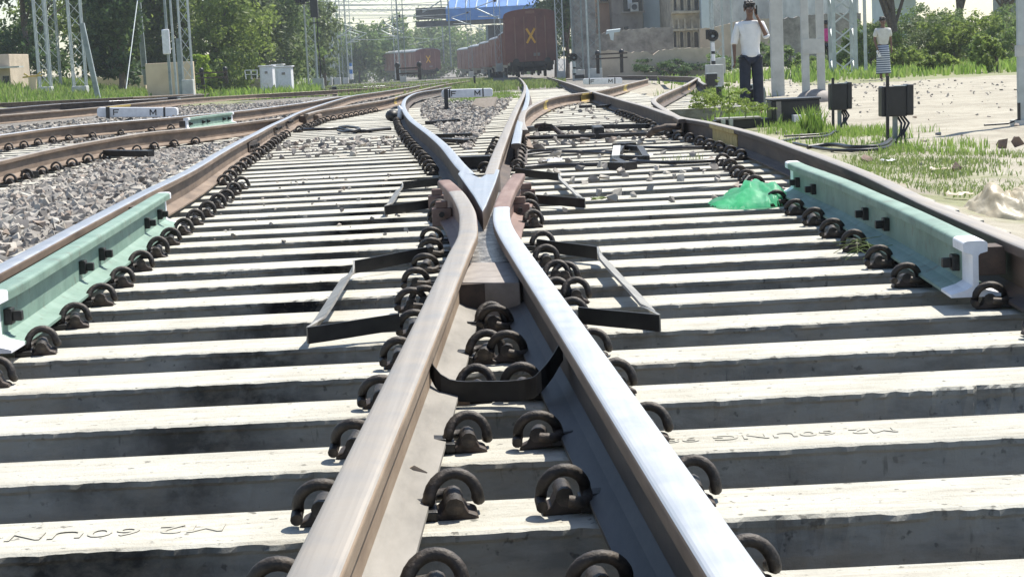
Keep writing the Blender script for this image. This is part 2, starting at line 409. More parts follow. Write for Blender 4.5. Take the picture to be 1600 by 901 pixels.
bal = gs.ramp(gs.noise(16, v, 6, .7), [(.35, (.06,.055,.05)), (.5, (.17,.155,.135)), (.7, (.33,.31,.27))])
at_ = gs.n('Attribute', attribute_name='zone'); sx = gs.n('SeparateXYZ'); gs.l(at_.outputs['Color'], sx.inputs[0])
zn = gs.ramp(gs.math('ADD', sx.outputs[0], gs.math('MULTIPLY', gs.math('SUBTRACT', gs.noise(2.5, v, 5), .5), .8)), [(.42, 0.0), (.58, 1.0)])
c = gs.mix(zn, bal, sand)
gn = gs.ramp(gs.math('ADD', sx.outputs[1], gs.math('MULTIPLY', gs.math('SUBTRACT', gs.noise(1.1, v, 6), .5), .9)), [(.45, 0.0), (.62, 1.0)])
grs = gs.ramp(gs.noise(8, v, 6), [(.3, (.13,.14,.055)), (.7, (.24,.26,.11))])
c = gs.mix(gs.math('MULTIPLY', gn, .75), c, grs); gs.col(c); gs.pr(.95); gs.bump(gs.noise(22, v, 9, .7), .6, .03)
me = fast_mesh('ground', V.reshape(-1, 3), Fq, gs.m, smooth=True)
ca = me.color_attributes.new('zone', 'FLOAT_COLOR', 'POINT')
def zone(x, y):
    s = sst(.2, .9, x-xr(y)) if y < 60 else sst(.05, .11, x/y)
    g = 0
    if y > 54 and x/y < -.14: g = .9
    if y > 85: g = max(g, .7 if x/y > .09 or x/y < -.1 else .38)
    if x-xr(y) > .6 and y < 60:
        g = max(g, .55*sst(.3, 1.0, x-xr(y))*(1-sst(1.6, 3.0, x-xr(y)))*(sst(8, 12, y)+.5*(y < 12)))
    if x-xr(y) > .2 and 22 < y < 60: g = max(g, .75*(1-sst(.9, 2.2, x-xr(y))))
    if y > 45 and x/y > .16: g = max(g, .8)
    if -1.9 < x < .2 and 24 < y < 60: g = max(g, .35)
    return s, g
cols = np.zeros((ni*nj, 4)); cols[:, 3] = 1
VV = V.reshape(-1, 3)
for k in range(len(VV)):
    s_, g_ = zone(VV[k, 0], VV[k, 1]) if VV[k, 1] > 0 else (0, 0); cols[k, 0] = s_; cols[k, 1] = g_
ca.data.foreach_set('color', cols.astype(np.float32).ravel())
o = link('ground', me); tag(o, kind='structure')
# ------------------------------------------------------------------ sleepers
def sleeper_mesh(x0, x1, seed, fine=True, xo=0.0):
    """top at z=0, back edge at y=0, front edge at y=-.25, running along x"""
    L = x1-x0; nx = int(L/(.014 if fine else .12))
    rows = [(-.0,-.21),(-.012,-.012),(-.02,0),(-.08,0),(-.14,0),(-.2,0),(-.236,0),(-.246,-.004),(-.249,-.014),(-.252,-.021),(-.256,-.07),(-.262,-.13),(-.27,-.21)]
    k = len(rows); vs = np.zeros((nx+1, k, 3))
    for i in range(nx+1):
        x = x0+L*i/nx
        q = .5*noise.noise(Vector((x*9, seed*7.3, 1))); q2 = 1.2*noise.noise(Vector((x*34, seed*3.1, 4))); q3 = noise.noise(Vector((x*2.2, seed*5.7, 9)))
        chip = max(0, q3-.33)*1.0*abs(q2+.6)
        for j, (y, z) in enumerate(rows):
            if j in (1,): y += q2*.002; z += q*.002
            if j == 6: y += q*.006+chip*.03
            if j == 7: y += .005*q2+q*.007+chip*.04; z += q2*.0015-chip*.02
            if j == 8: y += .009*q2+q*.006+chip*.045; z += q*.005-chip*.03
            if j == 9: y += .004*q2+.007+chip*.04; z += -chip*.05+q*.004
            if j in (3, 4, 5): z += noise.noise(Vector((x*5, y*14, seed)))*.0015
            vs[i, j] = (x+xo, y, z)
    I, J = np.meshgrid(np.arange(nx), np.arange(k-1), indexing='ij'); a = (I*k+J).ravel()
    Fc = np.stack([a, a+1, a+k+1, a+k], 1)[:, ::-1]
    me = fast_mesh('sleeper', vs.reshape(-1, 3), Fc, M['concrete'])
    bm = bmesh.new(); bm.from_mesh(me)
    bm.verts.ensure_lookup_table()
    bm.faces.new([bm.verts[j] for j in range(k)]); bm.faces.new([bm.verts[nx*k+j] for j in range(k)][::-1])
    bmesh.ops.recalc_face_normals(bm, faces=bm.faces); bm.to_mesh(me); bm.free(); return me
ROWS = []   # (index, y of back edge)
for n in range(-2, 100):
    ROWS.append((n+2, 3.36+.552*n))
ROWS = [(i, y) for i, y in ROWS if y < 55]
SP_G = 'far concrete sleepers beyond the crossing'
pool = {}
for (i, y) in ROWS:
    l = xat(P_L1, y)-.45; r = xat(P_R4, y)+.42
    if y > 22: l = max(l, xat(P_B, y)-.5)
    segs = [(l, r)]
    if y > 13.2: 
        segs = [(l, xat(P_LL, y)+.42), (xat(P_RL, y)-.42, r + (1.6 if y > 26 else 0))]
        if y > 36: segs = [(xat(P_RL, y)-.42, r+.8)]
    for k, (a_, b_) in enumerate(segs):
        if b_-a_ < .5: continue
        fine = y < 9
        me = sleeper_mesh(a_, b_, i*1.7+k*.9, fine)
        yy = y+(0 if y < 13.2 else random.uniform(-.02, .02))
        if not fine:   # tilt settled sleepers a little
            pass
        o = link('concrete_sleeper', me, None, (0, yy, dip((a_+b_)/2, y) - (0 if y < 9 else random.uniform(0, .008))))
        if i >= 3 and y < 13.2:
            tag(o, f'pale concrete sleeper spanning both tracks, {ordn(i)} from the bottom edge of the photo', 'sleeper', 'concrete sleepers across the near tracks')
        elif i < 3: tag(o, ('front concrete sleeper just at the bottom edge of the photo','nearest pale concrete sleeper below the last rail clips','concrete sleeper second from the bottom edge with dark shaded, stained front')[i], 'sleeper', 'concrete sleepers across the near tracks')
        elif len(segs) == 1: tag(o, f'narrow far sleeper under the right hand rails, {ordn(i)} row back', 'sleeper', SP_G)
        else: tag(o, f'{"left" if k == 0 else "right"} hand track sleeper beyond the crossing nose, {ordn(i)} row back from the camera', 'sleeper', SP_G)
# sleepers of the left hand track
q = 0
for yy in np.arange(11.5, 24, .6):
    a_ = xat(P_L2F, yy)-.4; b_ = min(xat(P_L2N, yy)+.3, xat(P_L1, yy)-.5)
    if b_-a_ < .8: continue
    q += 1
    me = sleeper_mesh(a_, b_, yy, False)
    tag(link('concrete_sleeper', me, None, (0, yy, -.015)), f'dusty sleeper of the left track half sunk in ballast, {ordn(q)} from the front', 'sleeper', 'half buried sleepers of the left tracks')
# moulded lettering on near sleepers
def text_mesh(s, size, depth, name='text', bold=0):
    cu = bpy.data.curves.new(name, 'FONT'); cu.body = s; cu.size = size; cu.extrude = depth/2; cu.align_x = 'CENTER'; cu.align_y = 'CENTER'; cu.resolution_u = 3; cu.offset = bold*size/.3
    t = bpy.data.objects.new(name, cu); C.objects.link(t); bpy.context.view_layer.update()
    me = bpy.data.meshes.new_from_object(t.evaluated_get(bpy.context.evaluated_depsgraph_get())); bpy.data.objects.remove(t); bpy.data.curves.remove(cu)
    return me
slp = {o.location.y: o for o in C.objects if o.name.startswith('concrete_sleeper')}
def letter(txt, px, py, size=.085):
    p = on(px, py, 0.0); row = min(slp, key=lambda y: abs((y-.125)-p.y)); s = slp[row]
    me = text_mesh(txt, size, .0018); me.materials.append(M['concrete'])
    t = link('moulded_lettering', me, s, (p.x, -.125, .001)); t.rotation_euler = (0, 0, math.pi); t.scale = (1.2, .9, 1)
letter('M2 60UNG 2', 118, 832, .085); letter('M2 60UNG 98', 1215, 675, .07)
# ------------------------------------------------------------------ crossing nose
def wpoly(pts, h): return [tuple(on(x, y, h))[:2] for x, y in pts]
mb = MB(); top = wpoly([(754,331),(740,306),(715,271),(722,262),(738,272),(750,277),(759,272),(764,262),(781,265),(775,284),(767,304),(760,321)], RT-.001)
mb.prism(top, .02, RT-.001); 
for k in range(len(mb.f)):
    mb.m[k] = 0
mb.m[1] = 1
nose = obj('crossing_nose', mb, [M['rust_dark'], M['head_grey']], bevel=.008)
tag(nose, 'wedge shaped steel crossing nose where the two legs join, pointing at the camera', 'crossing nose')
root = thing('throat_block', on(765, 440, .1), 'flat steel filler block with greasy top between the two rails in the crossing throat', 'filler block')
mb = MB(); mb.prism(wpoly([(712,441),(812,441),(806,410),(737,410)], .115), .0, .115); obj('front_plate', mb, [M['plate']], root, True, bevel=.004)
mb = MB(); mb.prism(wpoly([(733,412),(803,412),(786,368),(778,340),(784,318),(790,300),(744,300),(737,330),(741,360)], .107), .01, .107); obj('greasy_plate', mb, [M['grease']], root, True)
mb = MB()
q0 = on(762, 441, .115); mb.box(q0.x-.165, q0.x+.155, q0.y+.004, q0.y+.6, -.12, .111); obj('dark_block', mb, [M['rust_dark']], root, True)
# ------------------------------------------------------------------ check rails
def check_rail(px, label, side, whitefar):
    p = rpath(px, RT+.02); root = thing('check_rail', p[0].copy(), label, 'check rail', 'green check rails')
    L = 0; cut = [0]
    for i in range(1, len(p)): L += (p[i]-p[i-1]).length; cut.append(L)
    def sub(a, b):
        out = []
        for i in range(len(p)):
            if a-1e-6 <= cut[i] <= b+1e-6: out.append(p[i])
        def lerp(s):
            for i in range(len(p)-1):
                if cut[i] <= s <= cut[i+1]: return p[i].lerp(p[i+1], (s-cut[i])/(cut[i+1]-cut[i]))
        if not out or (out[0]-lerp(a)).length > 1e-3: out.insert(0, lerp(a))
        if (out[-1]-lerp(b)).length > 1e-3: out.append(lerp(b))
        return out
    G = [M['green']]*4; W = [M['white_paint']]*4
    obj('rail_body', sweep(MB(), sub(.16, L-whitefar)), G, root, True)
    obj('painted_end', sweep(MB(), sub(0, .1599)), W, root, True)
    obj('painted_end', sweep(MB(), sub(L-whitefar+.0001, L)), W, root, True)
    for s in (.22, L*.36, L*.47, L*.80, L-.35):
        for i in range(len(p)-1):
            if cut[i] <= s <= cut[i+1]:
                c = p[i].lerp(p[i+1], (s-cut[i])/(cut[i+1]-cut[i])); d = (p[i+1]-p[i]).normalized()
        sd_ = Vector((d.y, -d.x, 0))*side
        b = MB(); b.bar(c+sd_*.008+Vector((0,0,-.09)), c+sd_*.032+Vector((0,0,-.09)), .05, .05); b.bar(c+sd_*.032+Vector((0,0,-.09)), c+sd_*.06+Vector((0,0,-.09)), .03, .03); obj('bolt', b, [M['black_iron']], root, True, bevel=.003)
        if s < .3 or s > L-.5:
            b = MB(); b.bar(c-sd_*.01+Vector((0,0,-.085)), c-sd_*.13+Vector((0,0,-.085)), .10, .09); obj('distance_block', b, [M['rust_dark']], root, True, bevel=.004)
    return p
P_CL = check_rail([(-30,463),(15,441),(113,384),(183,343),(245,306),(256,300)], 'mint green check rail with white painted ends inside the left outer rail', 1, .05)
P_CR = check_rail([(1524,376),(1419.6,326),(1364,302),(1313,280),(1250,257),(1237,251)], 'mint green check rail with white painted ends beside the green bag and right outer rail', -1, .12)
P_C3 = check_rail([(290,184.5),(325,180),(362,175.5)], 'small distant green check rail with white ends right of the left white board', 1, .1)
# ------------------------------------------------------------------ rail clips
def clip_proto():
    root = thing('rail_clip', (0,0,0), 'x', 'rail clip')
    pts = [(.046,.042,.022),(.047,.016,.028)]
    for k in range(0, 13):
        t = math.pi*k/12; pts.append((math.cos(t)*.045, .012-.018*k/12+.020*math.sin(t), .034+math.sin(t)*.048))
    pts += [(-.048,.012,.026),(-.043,.036,.024),(-.028,.048,.026),(-.006,.046,.030)]
    b = MB(); b.tube(pts, .0118, 10); obj('spring_arch', b, M['clip'], root)
    b = MB(); b.tube([(.0,.034,.034),(.0,-.036,.034)], .018, 10); obj('barrel', b, M['clip'], root, bevel=.003)
    b = MB(); prof = [(-.036,0),(.046,0),(.042,.012),(.026,.018),(.016,.034),(.0,.040),(-.014,.034),(-.024,.018),(-.032,.012)]
    b.prism_y(prof, -.028, .030); obj('shoulder', b, M['clip_rust'], root, bevel=.005)
    b = MB(); b.box(-.085,-.030,-.034,.036,.002,.024); b.box(-.080,-.05,-.02,.02,.024,.032); obj('liner', b, M['black_iron'], root, bevel=.003)
    return root
CL = clip_proto(); cl_used = [False]; NCL = [0]
def clip(x, y, z, sgn, yaw, label, group):
    NCL[0] += 1
    o = CL if not cl_used[0] else copy_tree(CL); cl_used[0] = True
    o.location = (x, y, z); o.rotation_euler = (random.uniform(-.14,.14), random.uniform(-.10,.10), yaw+(math.pi if sgn < 0 else 0)+random.uniform(-.16, .16)); o.scale = (.97*random.uniform(.95,1.05), 1.0, .95*random.uniform(.92,1.08))
    tag(o, label, 'rail clip', group)
def heading(path, y):
    return -math.atan2(xat(path, y+.3)-xat(path, y), .3)
def clips(path, side, y0, y1, where, group, off=.118, skip=lambda y: False, rows=None):
    n = 0
    for (i, yb) in (rows or ROWS):
        yc = yb-.125
        if yc < y0 or yc > y1 or skip(yc): continue
        n += 1; x = xat(path, yc)
        clip(x+side*off, yc, dip(x, yc)+.0, side, heading(path, yc), f'spring clip {where}, {ordn(n)} from the front', group)
NEAR = 'spring clips holding the crossing rails'
yt = on(760, 441, 0).y; yw = on(760, 330, 0).y
clips(P_R1, -1, 2.2, yt-.6, 'on the left side of the dull beige crossing rail', NEAR)
clips(P_R1, 1, 2.2, yt-.12, 'on the inner side of the dull beige crossing rail', NEAR)
clips(P_R2, -1, 2.2, yt-.25, 'on the inner side of the polished blue crossing rail', NEAR)
clips(P_R2, 1, 2.2, yt-.6, 'on the right side of the polished blue crossing rail', NEAR)
# alongside the throat and wings
def wclips(pts, side, where):
    for n, (px, py) in enumerate(pts):
        p = on(px, py, 0.0); row = min(ROWS, key=lambda r: abs(r[1]-.125-p.y)); clip(p.x, row[1]-.125, 0, side, 0, f'spring clip {where}, {ordn(n+1)} from the front', NEAR)
wclips([(648,473),(655,443),(668,417),(675,393),(678,372),(682,353),(686,338)], -1, 'crowded along the left of the crossing throat')
wclips([(905,487),(888,455),(868,431),(852,409),(845,385),(835,362),(830,345),(826,332)], 1, 'crowded along the right of the crossing throat')
clips(P_LL, -1, on(690,275,0).y, 30, 'along the left of the left leg rail', 'spring clips of the left leg rail')
clips(P_RL, 1, on(770,275,0).y, 17.5, 'along the right of the right leg rail', 'spring clips of the right leg rail')
clips(P_RL, -1, on(740,272,0).y, 17.5, 'along the left of the right leg rail', 'spring clips left of the right leg rail')
ych = on(256,300,0).y; ycr = on(1237,251,0).y+.2
clips(P_CL, 1, 4.2, ych-.1, 'along the foot of the left green check rail', 'spring clips of the left check rail')
clips(P_L1, 1, ych-.1, 23, 'along the inside of the left outer rail', 'spring clips of the left outer rail')
clips(P_CR, -1, on(1500,440,0).y-.2, ycr, 'along the foot of the right green check rail', 'spring clips of the right check rail')
clips(P_R4, -1, 4.3, on(1500,440,0).y-.2, 'inside the right outer rail at the right photo edge', 'spring clips of the right outer rail')
clips(P_R4, -1, ycr, 25, 'along the inside of the right outer rail', 'spring clips of the right outer rail')
clips(P_B, 1, 24, 34, 'along the branch rail beyond the rusty joint', 'spring clips of the branch rail')
R2_ = [(0, y) for y in np.arange(11.8, 24, .6)]
clips(P_L2N, 1, 12, 21.5, 'on the near side of the left hand track', 'spring clips of the left hand track', rows=R2_)
R3_ = [(0, y) for y in np.arange(16, 27, .6)]
clips(P_L2F, 1, 16, 27, 'on the far rail of the left hand track', 'spring clips of the left hand track far rail', rows=R3_)
print('CLIPS', NCL[0])
# ------------------------------------------------------------------ ballast stones (nobody could count them)
def stone_mat(name, cols):
    s = NT(name); g = s.n('NewGeometry'); r = s.n('ValToRGB'); e = r.color_ramp.elements
    while len(e) < len(cols): e.new(.5)
    for i, c in enumerate(cols): e[i].position = i/(len(cols)-1); e[i].color = (*c, 1)
    s.l(g.outputs['Random Per Island'], r.inputs[0])
    s.col(s.mix(.22, r.outputs[0], s.ramp(s.noise(30, s.coord(which='World'), 4), [(.3, (.10,.09,.085)), (.7, (.5,.46,.42))]))); s.pr(.9); return s.m
M['stone'] = stone_mat('ballast_stone', [(.10,.09,.08),(.34,.31,.27),(.50,.46,.39),(.20,.18,.16),(.58,.54,.46),(.28,.21,.16),(.44,.40,.35),(.13,.12,.11),(.52,.49,.43)])
base = []
for s_ in range(6):
    bm = bmesh.new()
    for _ in range(11):
        v_ = Vector((random.gauss(0, 1), random.gauss(0, 1), random.gauss(0, 1))).normalized()*random.uniform(.85, 1.15); bm.verts.new((v_.x*1.2, v_.y*.85, v_.z*.68))
    r_h = bmesh.ops.convex_hull(bm, input=bm.verts); bmesh.ops.delete(bm, geom=[v_ for v_ in bm.verts if not v_.link_faces], context='VERTS')
    bmesh.ops.triangulate(bm, faces=bm.faces); bm.verts.index_update(); bm.faces.ensure_lookup_table()
    base.append((np.array([v_.co[:] for v_ in bm.verts]), np.array([[v_.index for v_ in f.verts] for f in bm.faces]))); bm.free()
def stones(name, pts, smin, smax, mat):
    pts = np.array(pts); n = len(pts); Vs = []; Fs = []; off = 0
    for k in range(6):
        P = pts[k::6]; m = len(P)
        if not m: continue
        bv, bf = base[k]; sc = rng.uniform(smin, smax, m)*.5
        ang = rng.uniform(0, 2*np.pi, (m, 3)); 
        cz, sz = np.cos(ang[:, 0]), np.sin(ang[:, 0]); cx, sx_ = np.cos(ang[:, 1]*.25), np.sin(ang[:, 1]*.25)
        X = bv[None, :, 0]*cz[:, None]-bv[None, :, 1]*sz[:, None]; Y = bv[None, :, 0]*sz[:, None]+bv[None, :, 1]*cz[:, None]; Z = np.repeat(bv[None, :, 2], m, 0)
        Y, Z = Y*cx[:, None]-Z*sx_[:, None], Y*sx_[:, None]+Z*cx[:, None]
        W = np.stack([X, Y, Z], 2)*sc[:, None, None]+P[:, None, :]
        Vs.append(W.reshape(-1, 3)); Fs.append((bf[None]+(np.arange(m)*len(bv))[:, None, None]+off).reshape(-1, 3)); off += m*len(bv)
    me = fast_mesh(name, np.concatenate(Vs), np.concatenate(Fs), mat); o = link(name, me); tag(o, kind='stuff'); return o
def scat(n, y0, y1, fx0, fx1, z=lambda x, y: ground(x, y), dens=1.0, zj=.02):
    out = []
    for _ in range(n):
        y = math.sqrt(random.uniform(y0*y0, y1*y1)) if dens == 1 else random.uniform(y0, y1)
        a_, b_ = fx0(y), fx1(y)
        if b_ <= a_: continue
        x = random.uniform(a_, b_); out.append((x, y, z(x, y)+random.uniform(0, zj)))
    return out
P_ = scat(13000, 5, 24, lambda y: max(xat(P_L2N, y)+.13 if y > 11 else -6, -.34*y-.5), lambda y: xl(y)-.13, dens=0, zj=.05)
stones('ballast', P_, .045, .105, M['stone'])
P_ = scat(5000, 15, 45, lambda y: max(xat(P_L2F, y)-2.6, -.32*y), lambda y: xat(P_L2F, y)-.15, zj=.06) + scat(2200, 12, 24, lambda y: xat(P_L2F, y)+.15, lambda y: xat(P_L2N, y)-.15, zj=.03)
P_ += scat(4500, 24, 60, lambda y: max(xat(P_L3N, y) if y > 34 else -.3*y, -.3*y), lambda y: xl(y)-.3, zj=.05)
stones('ballast', P_, .05, .11, M['stone'])
# middle wedge between the legs, and between the sleepers
P_ = scat(4200, 14.3, 30, lambda y: xat(P_LL, y)+.38, lambda y: xat(P_RL, y)-.38, z=lambda x, y: -.05+dip(x, y), zj=.06)
P_ += scat(3000, 28, 46, lambda y: xat(P_LL, y)+.3, lambda y: xat(P_RL, y)-.3, z=lambda x, y: -.05+dip(x, y), zj=.08)
P_ += scat(4500, 12, 34, lambda y: xl(y), lambda y: xr(y), z=lambda x, y: -.095+dip(x, y), zj=.04)
P_ += scat(150, 16.5, 21, lambda y: xl(y)+.2, lambda y: xat(P_LL, y)-.15, z=lambda x, y: dip(x, y), zj=.03)
P_ += scat(120, 16.2, 20, lambda y: xat(P_RL, y)+.2, lambda y: xat(P_RL, y)+1.9, z=lambda x, y: dip(x, y), zj=.03)
P_ += scat(70, 9.5, 15, lambda y: xat(P_RL, y)+.3, lambda y: xr(y)-.2, z=lambda x, y: dip(x, y)+.005, zj=.01)
P_ += scat(120, 16, 34, lambda y: xat(P_RL, y)+.3, lambda y: xr(y)-.2, z=lambda x, y: dip(x, y)+.005, zj=.01)
stones('ballast', P_, .04, .09, M['stone'])
P_ = scat(90, 8.5, 13.5, lambda y: xl(y)+.2, lambda y: xl(y)+1.9, z=lambda x, y: .004, zj=.004)
stones('gravel_chips', P_, .012, .035, M['stone'])
P_ = scat(900, 5, 45, lambda y: xr(y)+.12, lambda y: xr(y)+.6, zj=.03)+scat(700, 8, 55, lambda y: xr(y)+.5, lambda y: xr(y)+9)
P_ += scat(110, 9, 40, lambda y: xr(y)+2.2, lambda y: xr(y)+9)
stones('rubble', P_, .02, .08, M['stone'])
M['rock'] = vmat('brown_rock', (.14,.10,.08), (.24,.17,.13), 10, .9, 0, .5, .02)
for (px, py, s_, lab) in ((1568,227,.10,'small brown stone lying on the sand left of the pole foot'), (1592,226,.10,'reddish stone on the sand at the right edge of the photo'), (1494,264,.075,'small dark stone on the patchy grass below the sand'), (1353,252,.10,'flat pale stone on the grass behind the right outer rail')):
    p = on(px, py, -.22); o = stones('loose_stone', [(p.x, p.y, p.z+.02)], s_*1.3, s_*1.5, M['rock']); del o['kind']; tag(o, lab, 'stone')
p = on(762, 171, -.02); o = stones('loose_stone', [(p.x, p.y, p.z+.05)], .55, .56, M['stone']); del o['kind']; tag(o, 'large pale rock on the ballast below the middle board', 'stone')
# ------------------------------------------------------------------ foliage
def leaf_mat(name, cols, tr=.25):
    s = NT(name); g = s.n('NewGeometry'); r = s.n('ValToRGB'); e = r.color_ramp.elements
    while len(e) < len(cols): e.new(.5)
    for i, c_ in enumerate(cols): e[i].position = i/(len(cols)-1); e[i].color = (*c_, 1)
    s.l(g.outputs['Random Per Island'], r.inputs[0]); s.l(r.outputs[0], s.b.inputs['Base Color']); s.pr(.55)
    t = s.n('BsdfTranslucent'); s.l(r.outputs[0], t.inputs[0]); mx = s.n('MixShader'); mx.inputs[0].default_value = tr
    s.l(s.b.outputs[0], mx.inputs[1]); s.l(t.outputs[0], mx.inputs[2]); s.l(mx.outputs[0], s.t.nodes['Material Output'].inputs[0]); return s.m
M['leaf_mid'] = leaf_mat('leaves_mid', [(.10,.16,.05),(.15,.23,.07),(.21,.29,.10),(.12,.18,.06)], .5)
M['leaf_light'] = leaf_mat('leaves_light', [(.13,.19,.04),(.20,.27,.06),(.26,.33,.09),(.15,.21,.05)], .55)
M['leaf_lime'] = leaf_mat('leaves_lime', [(.30,.42,.05),(.40,.52,.08),(.24,.36,.05)], .5)
M['leaf_dark'] = leaf_mat('leaves_dark', [(.05,.09,.035),(.08,.14,.05),(.12,.18,.065)], .45)
M['leaf_grey'] = leaf_mat('leaves_grey_green', [(.10,.14,.06),(.15,.20,.08),(.19,.24,.10)], .5)
M['grass'] = leaf_mat('grass_blades', [(.12,.21,.035),(.19,.31,.05),(.26,.38,.08),(.28,.34,.12)], .5)
M['grass_dry'] = leaf_mat('dry_grass_blades', [(.15,.23,.06),(.26,.31,.11),(.20,.29,.07)], .4)
M['bark'] = vmat('bark', (.07,.055,.045), (.16,.13,.10), 12, .9)
def blades(pts, h, wd, lean=.5):
    """grass blades, two stacked triangles each"""
    P = np.array(pts); n = len(P); a = rng.uniform(0, 2*np.pi, n); hh = h*rng.uniform(.45, 1.15, n); ww = wd*rng.uniform(.6, 1.2, n)
    dx, dy = np.cos(a), np.sin(a); L = rng.uniform(.1, 1, n)*lean*hh; b = rng.uniform(0, 2*np.pi, n); lx, ly = np.cos(b)*L, np.sin(b)*L
    z0 = np.zeros(n)
    v0 = P+np.stack([-dx*ww, -dy*ww, z0-.01], 1); v1 = P+np.stack([dx*ww, dy*ww, z0-.01], 1)
    v2 = P+np.stack([lx*.4+dx*ww*.8, ly*.4+dy*ww*.8, hh*.6], 1); v3 = P+np.stack([lx*.4-dx*ww*.8, ly*.4-dy*ww*.8, hh*.6], 1); v4 = P+np.stack([lx, ly, hh], 1); v5 = P+np.stack([lx*1.02+dx*.001, ly*1.02, hh*.99], 1)
    V_ = np.stack([v0, v1, v2, v3, v4, v5], 1).reshape(-1, 3); k = np.arange(n)[:, None]*6
    return V_, np.concatenate([k+np.array([[0,1,2,3]]), k+np.array([[3,2,5,4]])])
def grass(pts, h, wd, mat='grass', lean=.5, name='grass'):
    V_, F_ = blades(pts, h, wd, lean); o = link(name, fast_mesh(name, V_, F_, M[mat])); return tag(o, kind='stuff')
def patch(px, py, rx, ry, n, h=-.22):
    c_ = on(px, py, h); out = []
    for _ in range(n):
        a_ = random.uniform(0, 6.283); r_ = random.random()**.6
        x, y = c_.x+math.cos(a_)*rx*r_, c_.y+math.sin(a_)*ry*r_
        if x < xr(y)+.12 and h < -.1: continue
        if noise.noise(Vector((x*2.3, y*1.1, 3))) < -.25+.75*r_**2+random.uniform(-.2,.2): continue
        out.append((x, y, ground(x, y) if h < -.1 else h+dip(x, y)))
    return out
grass(patch(1360, 208, .8, 2.2, 2600)+patch(1290, 222, .5, 1.5, 900)+patch(1440, 232, .7, 1.6, 1500), .09, .005)
grass(patch(1460, 250, 1.1, 3.0, 5500)+patch(1500, 290, .9, 1.5, 2500)+patch(1400, 262, .7, 2.0, 1800), .055, .005, 'grass_dry', .9)
grass(patch(1250, 203, .7, 1.8, 1500)+patch(1180, 188, .7, 4, 2200), .10, .006, 'grass')
grass(patch(1130, 170, .9, 6, 3500)+patch(1110, 150, 1.1, 9, 2200)+patch(1150, 190, .5, 3, 1200), .20, .010)
grass(patch(1000, 112.5, 3, 25, 3000)+patch(1060, 114, 3, 25, 2500)+patch(1150, 122, 3.0, 14, 2600), .30, .03)
grass(patch(755, 158, 1.1, 4.2, 6500, -.05)+patch(790, 150, .6, 4, 1500, -.05), .13, .008)
grass(patch(1040, 252, .35, .5, 60, 0)+patch(1075, 250, .25, .3, 40, 0), .05, .003, 'grass_dry')
grass([(x_, y, ground(x_, y)) for y in [random.uniform(62, 112) for _ in range(5000)] for x_ in [random.uniform(-.09, .035)*y]], .22, .03, 'grass_dry')
grass([(x_*y, y, ground(x_*y, y)) for y in [random.uniform(75, 170) for _ in range(9000)] for x_ in [random.uniform(-.155, -.005)]], .30, .04, 'grass_dry')
# left grassy bank
pts = []
for _ in range(26000):
    y = random.uniform(42, 100); x = random.uniform(-.34, -.10)*y
    if x > xat(P_L3F, y)-1.8: continue
    pts.append((x, y, ground(x, y)))
grass(pts, .26, .024, 'grass'); grass([pts[i] for i in range(0, 26000 if len(pts) > 26000 else len(pts), 3)], .34, .026, 'grass_dry')
grass([(random.uniform(-.17,-.10)*y, y, ground(random.uniform(-.17,-.07)*y, y)) for y in [random.uniform(75, 150) for _ in range(7000)]], .5, .05, 'grass')
pts = []
for _ in range(9000):
    y = random.uniform(48, 95); x = random.uniform(.16, .34)*y; pts.append((x, y, ground(x, y)))
grass(pts, .28, .03, 'grass')
def leaves(lobes, n, size, hang=.3, tri=False):
    """leaf faces gathered in clumps near the surface of each lobe"""
    vols = np.array([l[1][0]*l[1][1]*l[1][2] for l in lobes])**.67; vols /= vols.sum(); Ps = []; Ns = []
    for (c_, r_), f in zip(lobes, vols):
        m = int(n*f)
        nc = max(6, m//45); d = rng.normal(size=(nc, 3)); d /= np.linalg.norm(d, axis=1)[:, None]; rr = rng.uniform(.45, 1.05, nc)[:, None]
        cc = d*rr; idx = rng.integers(0, nc, m)
        p = cc[idx]+rng.normal(size=(m, 3))*.13
        Ps.append(np.array(c_)+p*np.array(r_)); Ns.append(d[idx]+rng.normal(size=(m, 3))*.7)
    P = np.concatenate(Ps); N = np.concatenate(Ns); N /= np.linalg.norm(N, axis=1)[:, None]
    m = len(P); A = np.cross(N, rng.normal(size=(m, 3))); A /= np.linalg.norm(A, axis=1)[:, None]; B = np.cross(N, A)
    s_ = size*rng.uniform(.6, 1.3, (m, 1))
    V_ = np.stack([P-A*s_, P-B*s_*.45+N*s_*.12, P+A*s_, P+B*s_*.45+N*s_*.12], 1).reshape(-1, 3)
    return V_, np.arange(m*4).reshape(-1, 4)
def tree(loc, h, rad, label, mat='leaf_mid', n=9000, size=.16, low=.12, group=None, seed=0, name='tree', cat='tree', lobes=None, trunk_r=.16, squash=1):
    random.seed(seed)
    root = thing(name, loc, label, cat, group)
    if lobes is None:
        lobes = []
        for k in range(11):
            a_ = random.uniform(0, 6.28); q = random.uniform(.15, .75)*rad; z = h*random.uniform(low+.12, .88); r_ = rad*random.uniform(.34, .55)*(1.1-.5*abs(z/h-.5))
            lobes.append(((math.cos(a_)*q, math.sin(a_)*q, z), (r_, r_, r_*random.uniform(.7, .95))))
        lobes.append(((0, 0, h*.6), (rad*.55, rad*.55, h*.3)))
    V_, F_ = leaves(lobes, n, size); link('crown', fast_mesh('crown', V_, F_, M[mat]), root)
    b = MB(); b.tube([(0,0,-.3),(.05*h/5,0,h*.2),(0,.03*h,h*.45),(.02*h,0,h*.7)], [trunk_r, trunk_r*.8, trunk_r*.55, trunk_r*.2], 8)
    for (c_, r_) in lobes[:7]: b.tube([(0,0,h*random.uniform(.15,.4)), (c_[0]*.5, c_[1]*.5, c_[2]*.75), c_], [trunk_r*.45, trunk_r*.28, trunk_r*.08], 5, cap=False)
    obj('trunk', b, M['bark'], root); return root
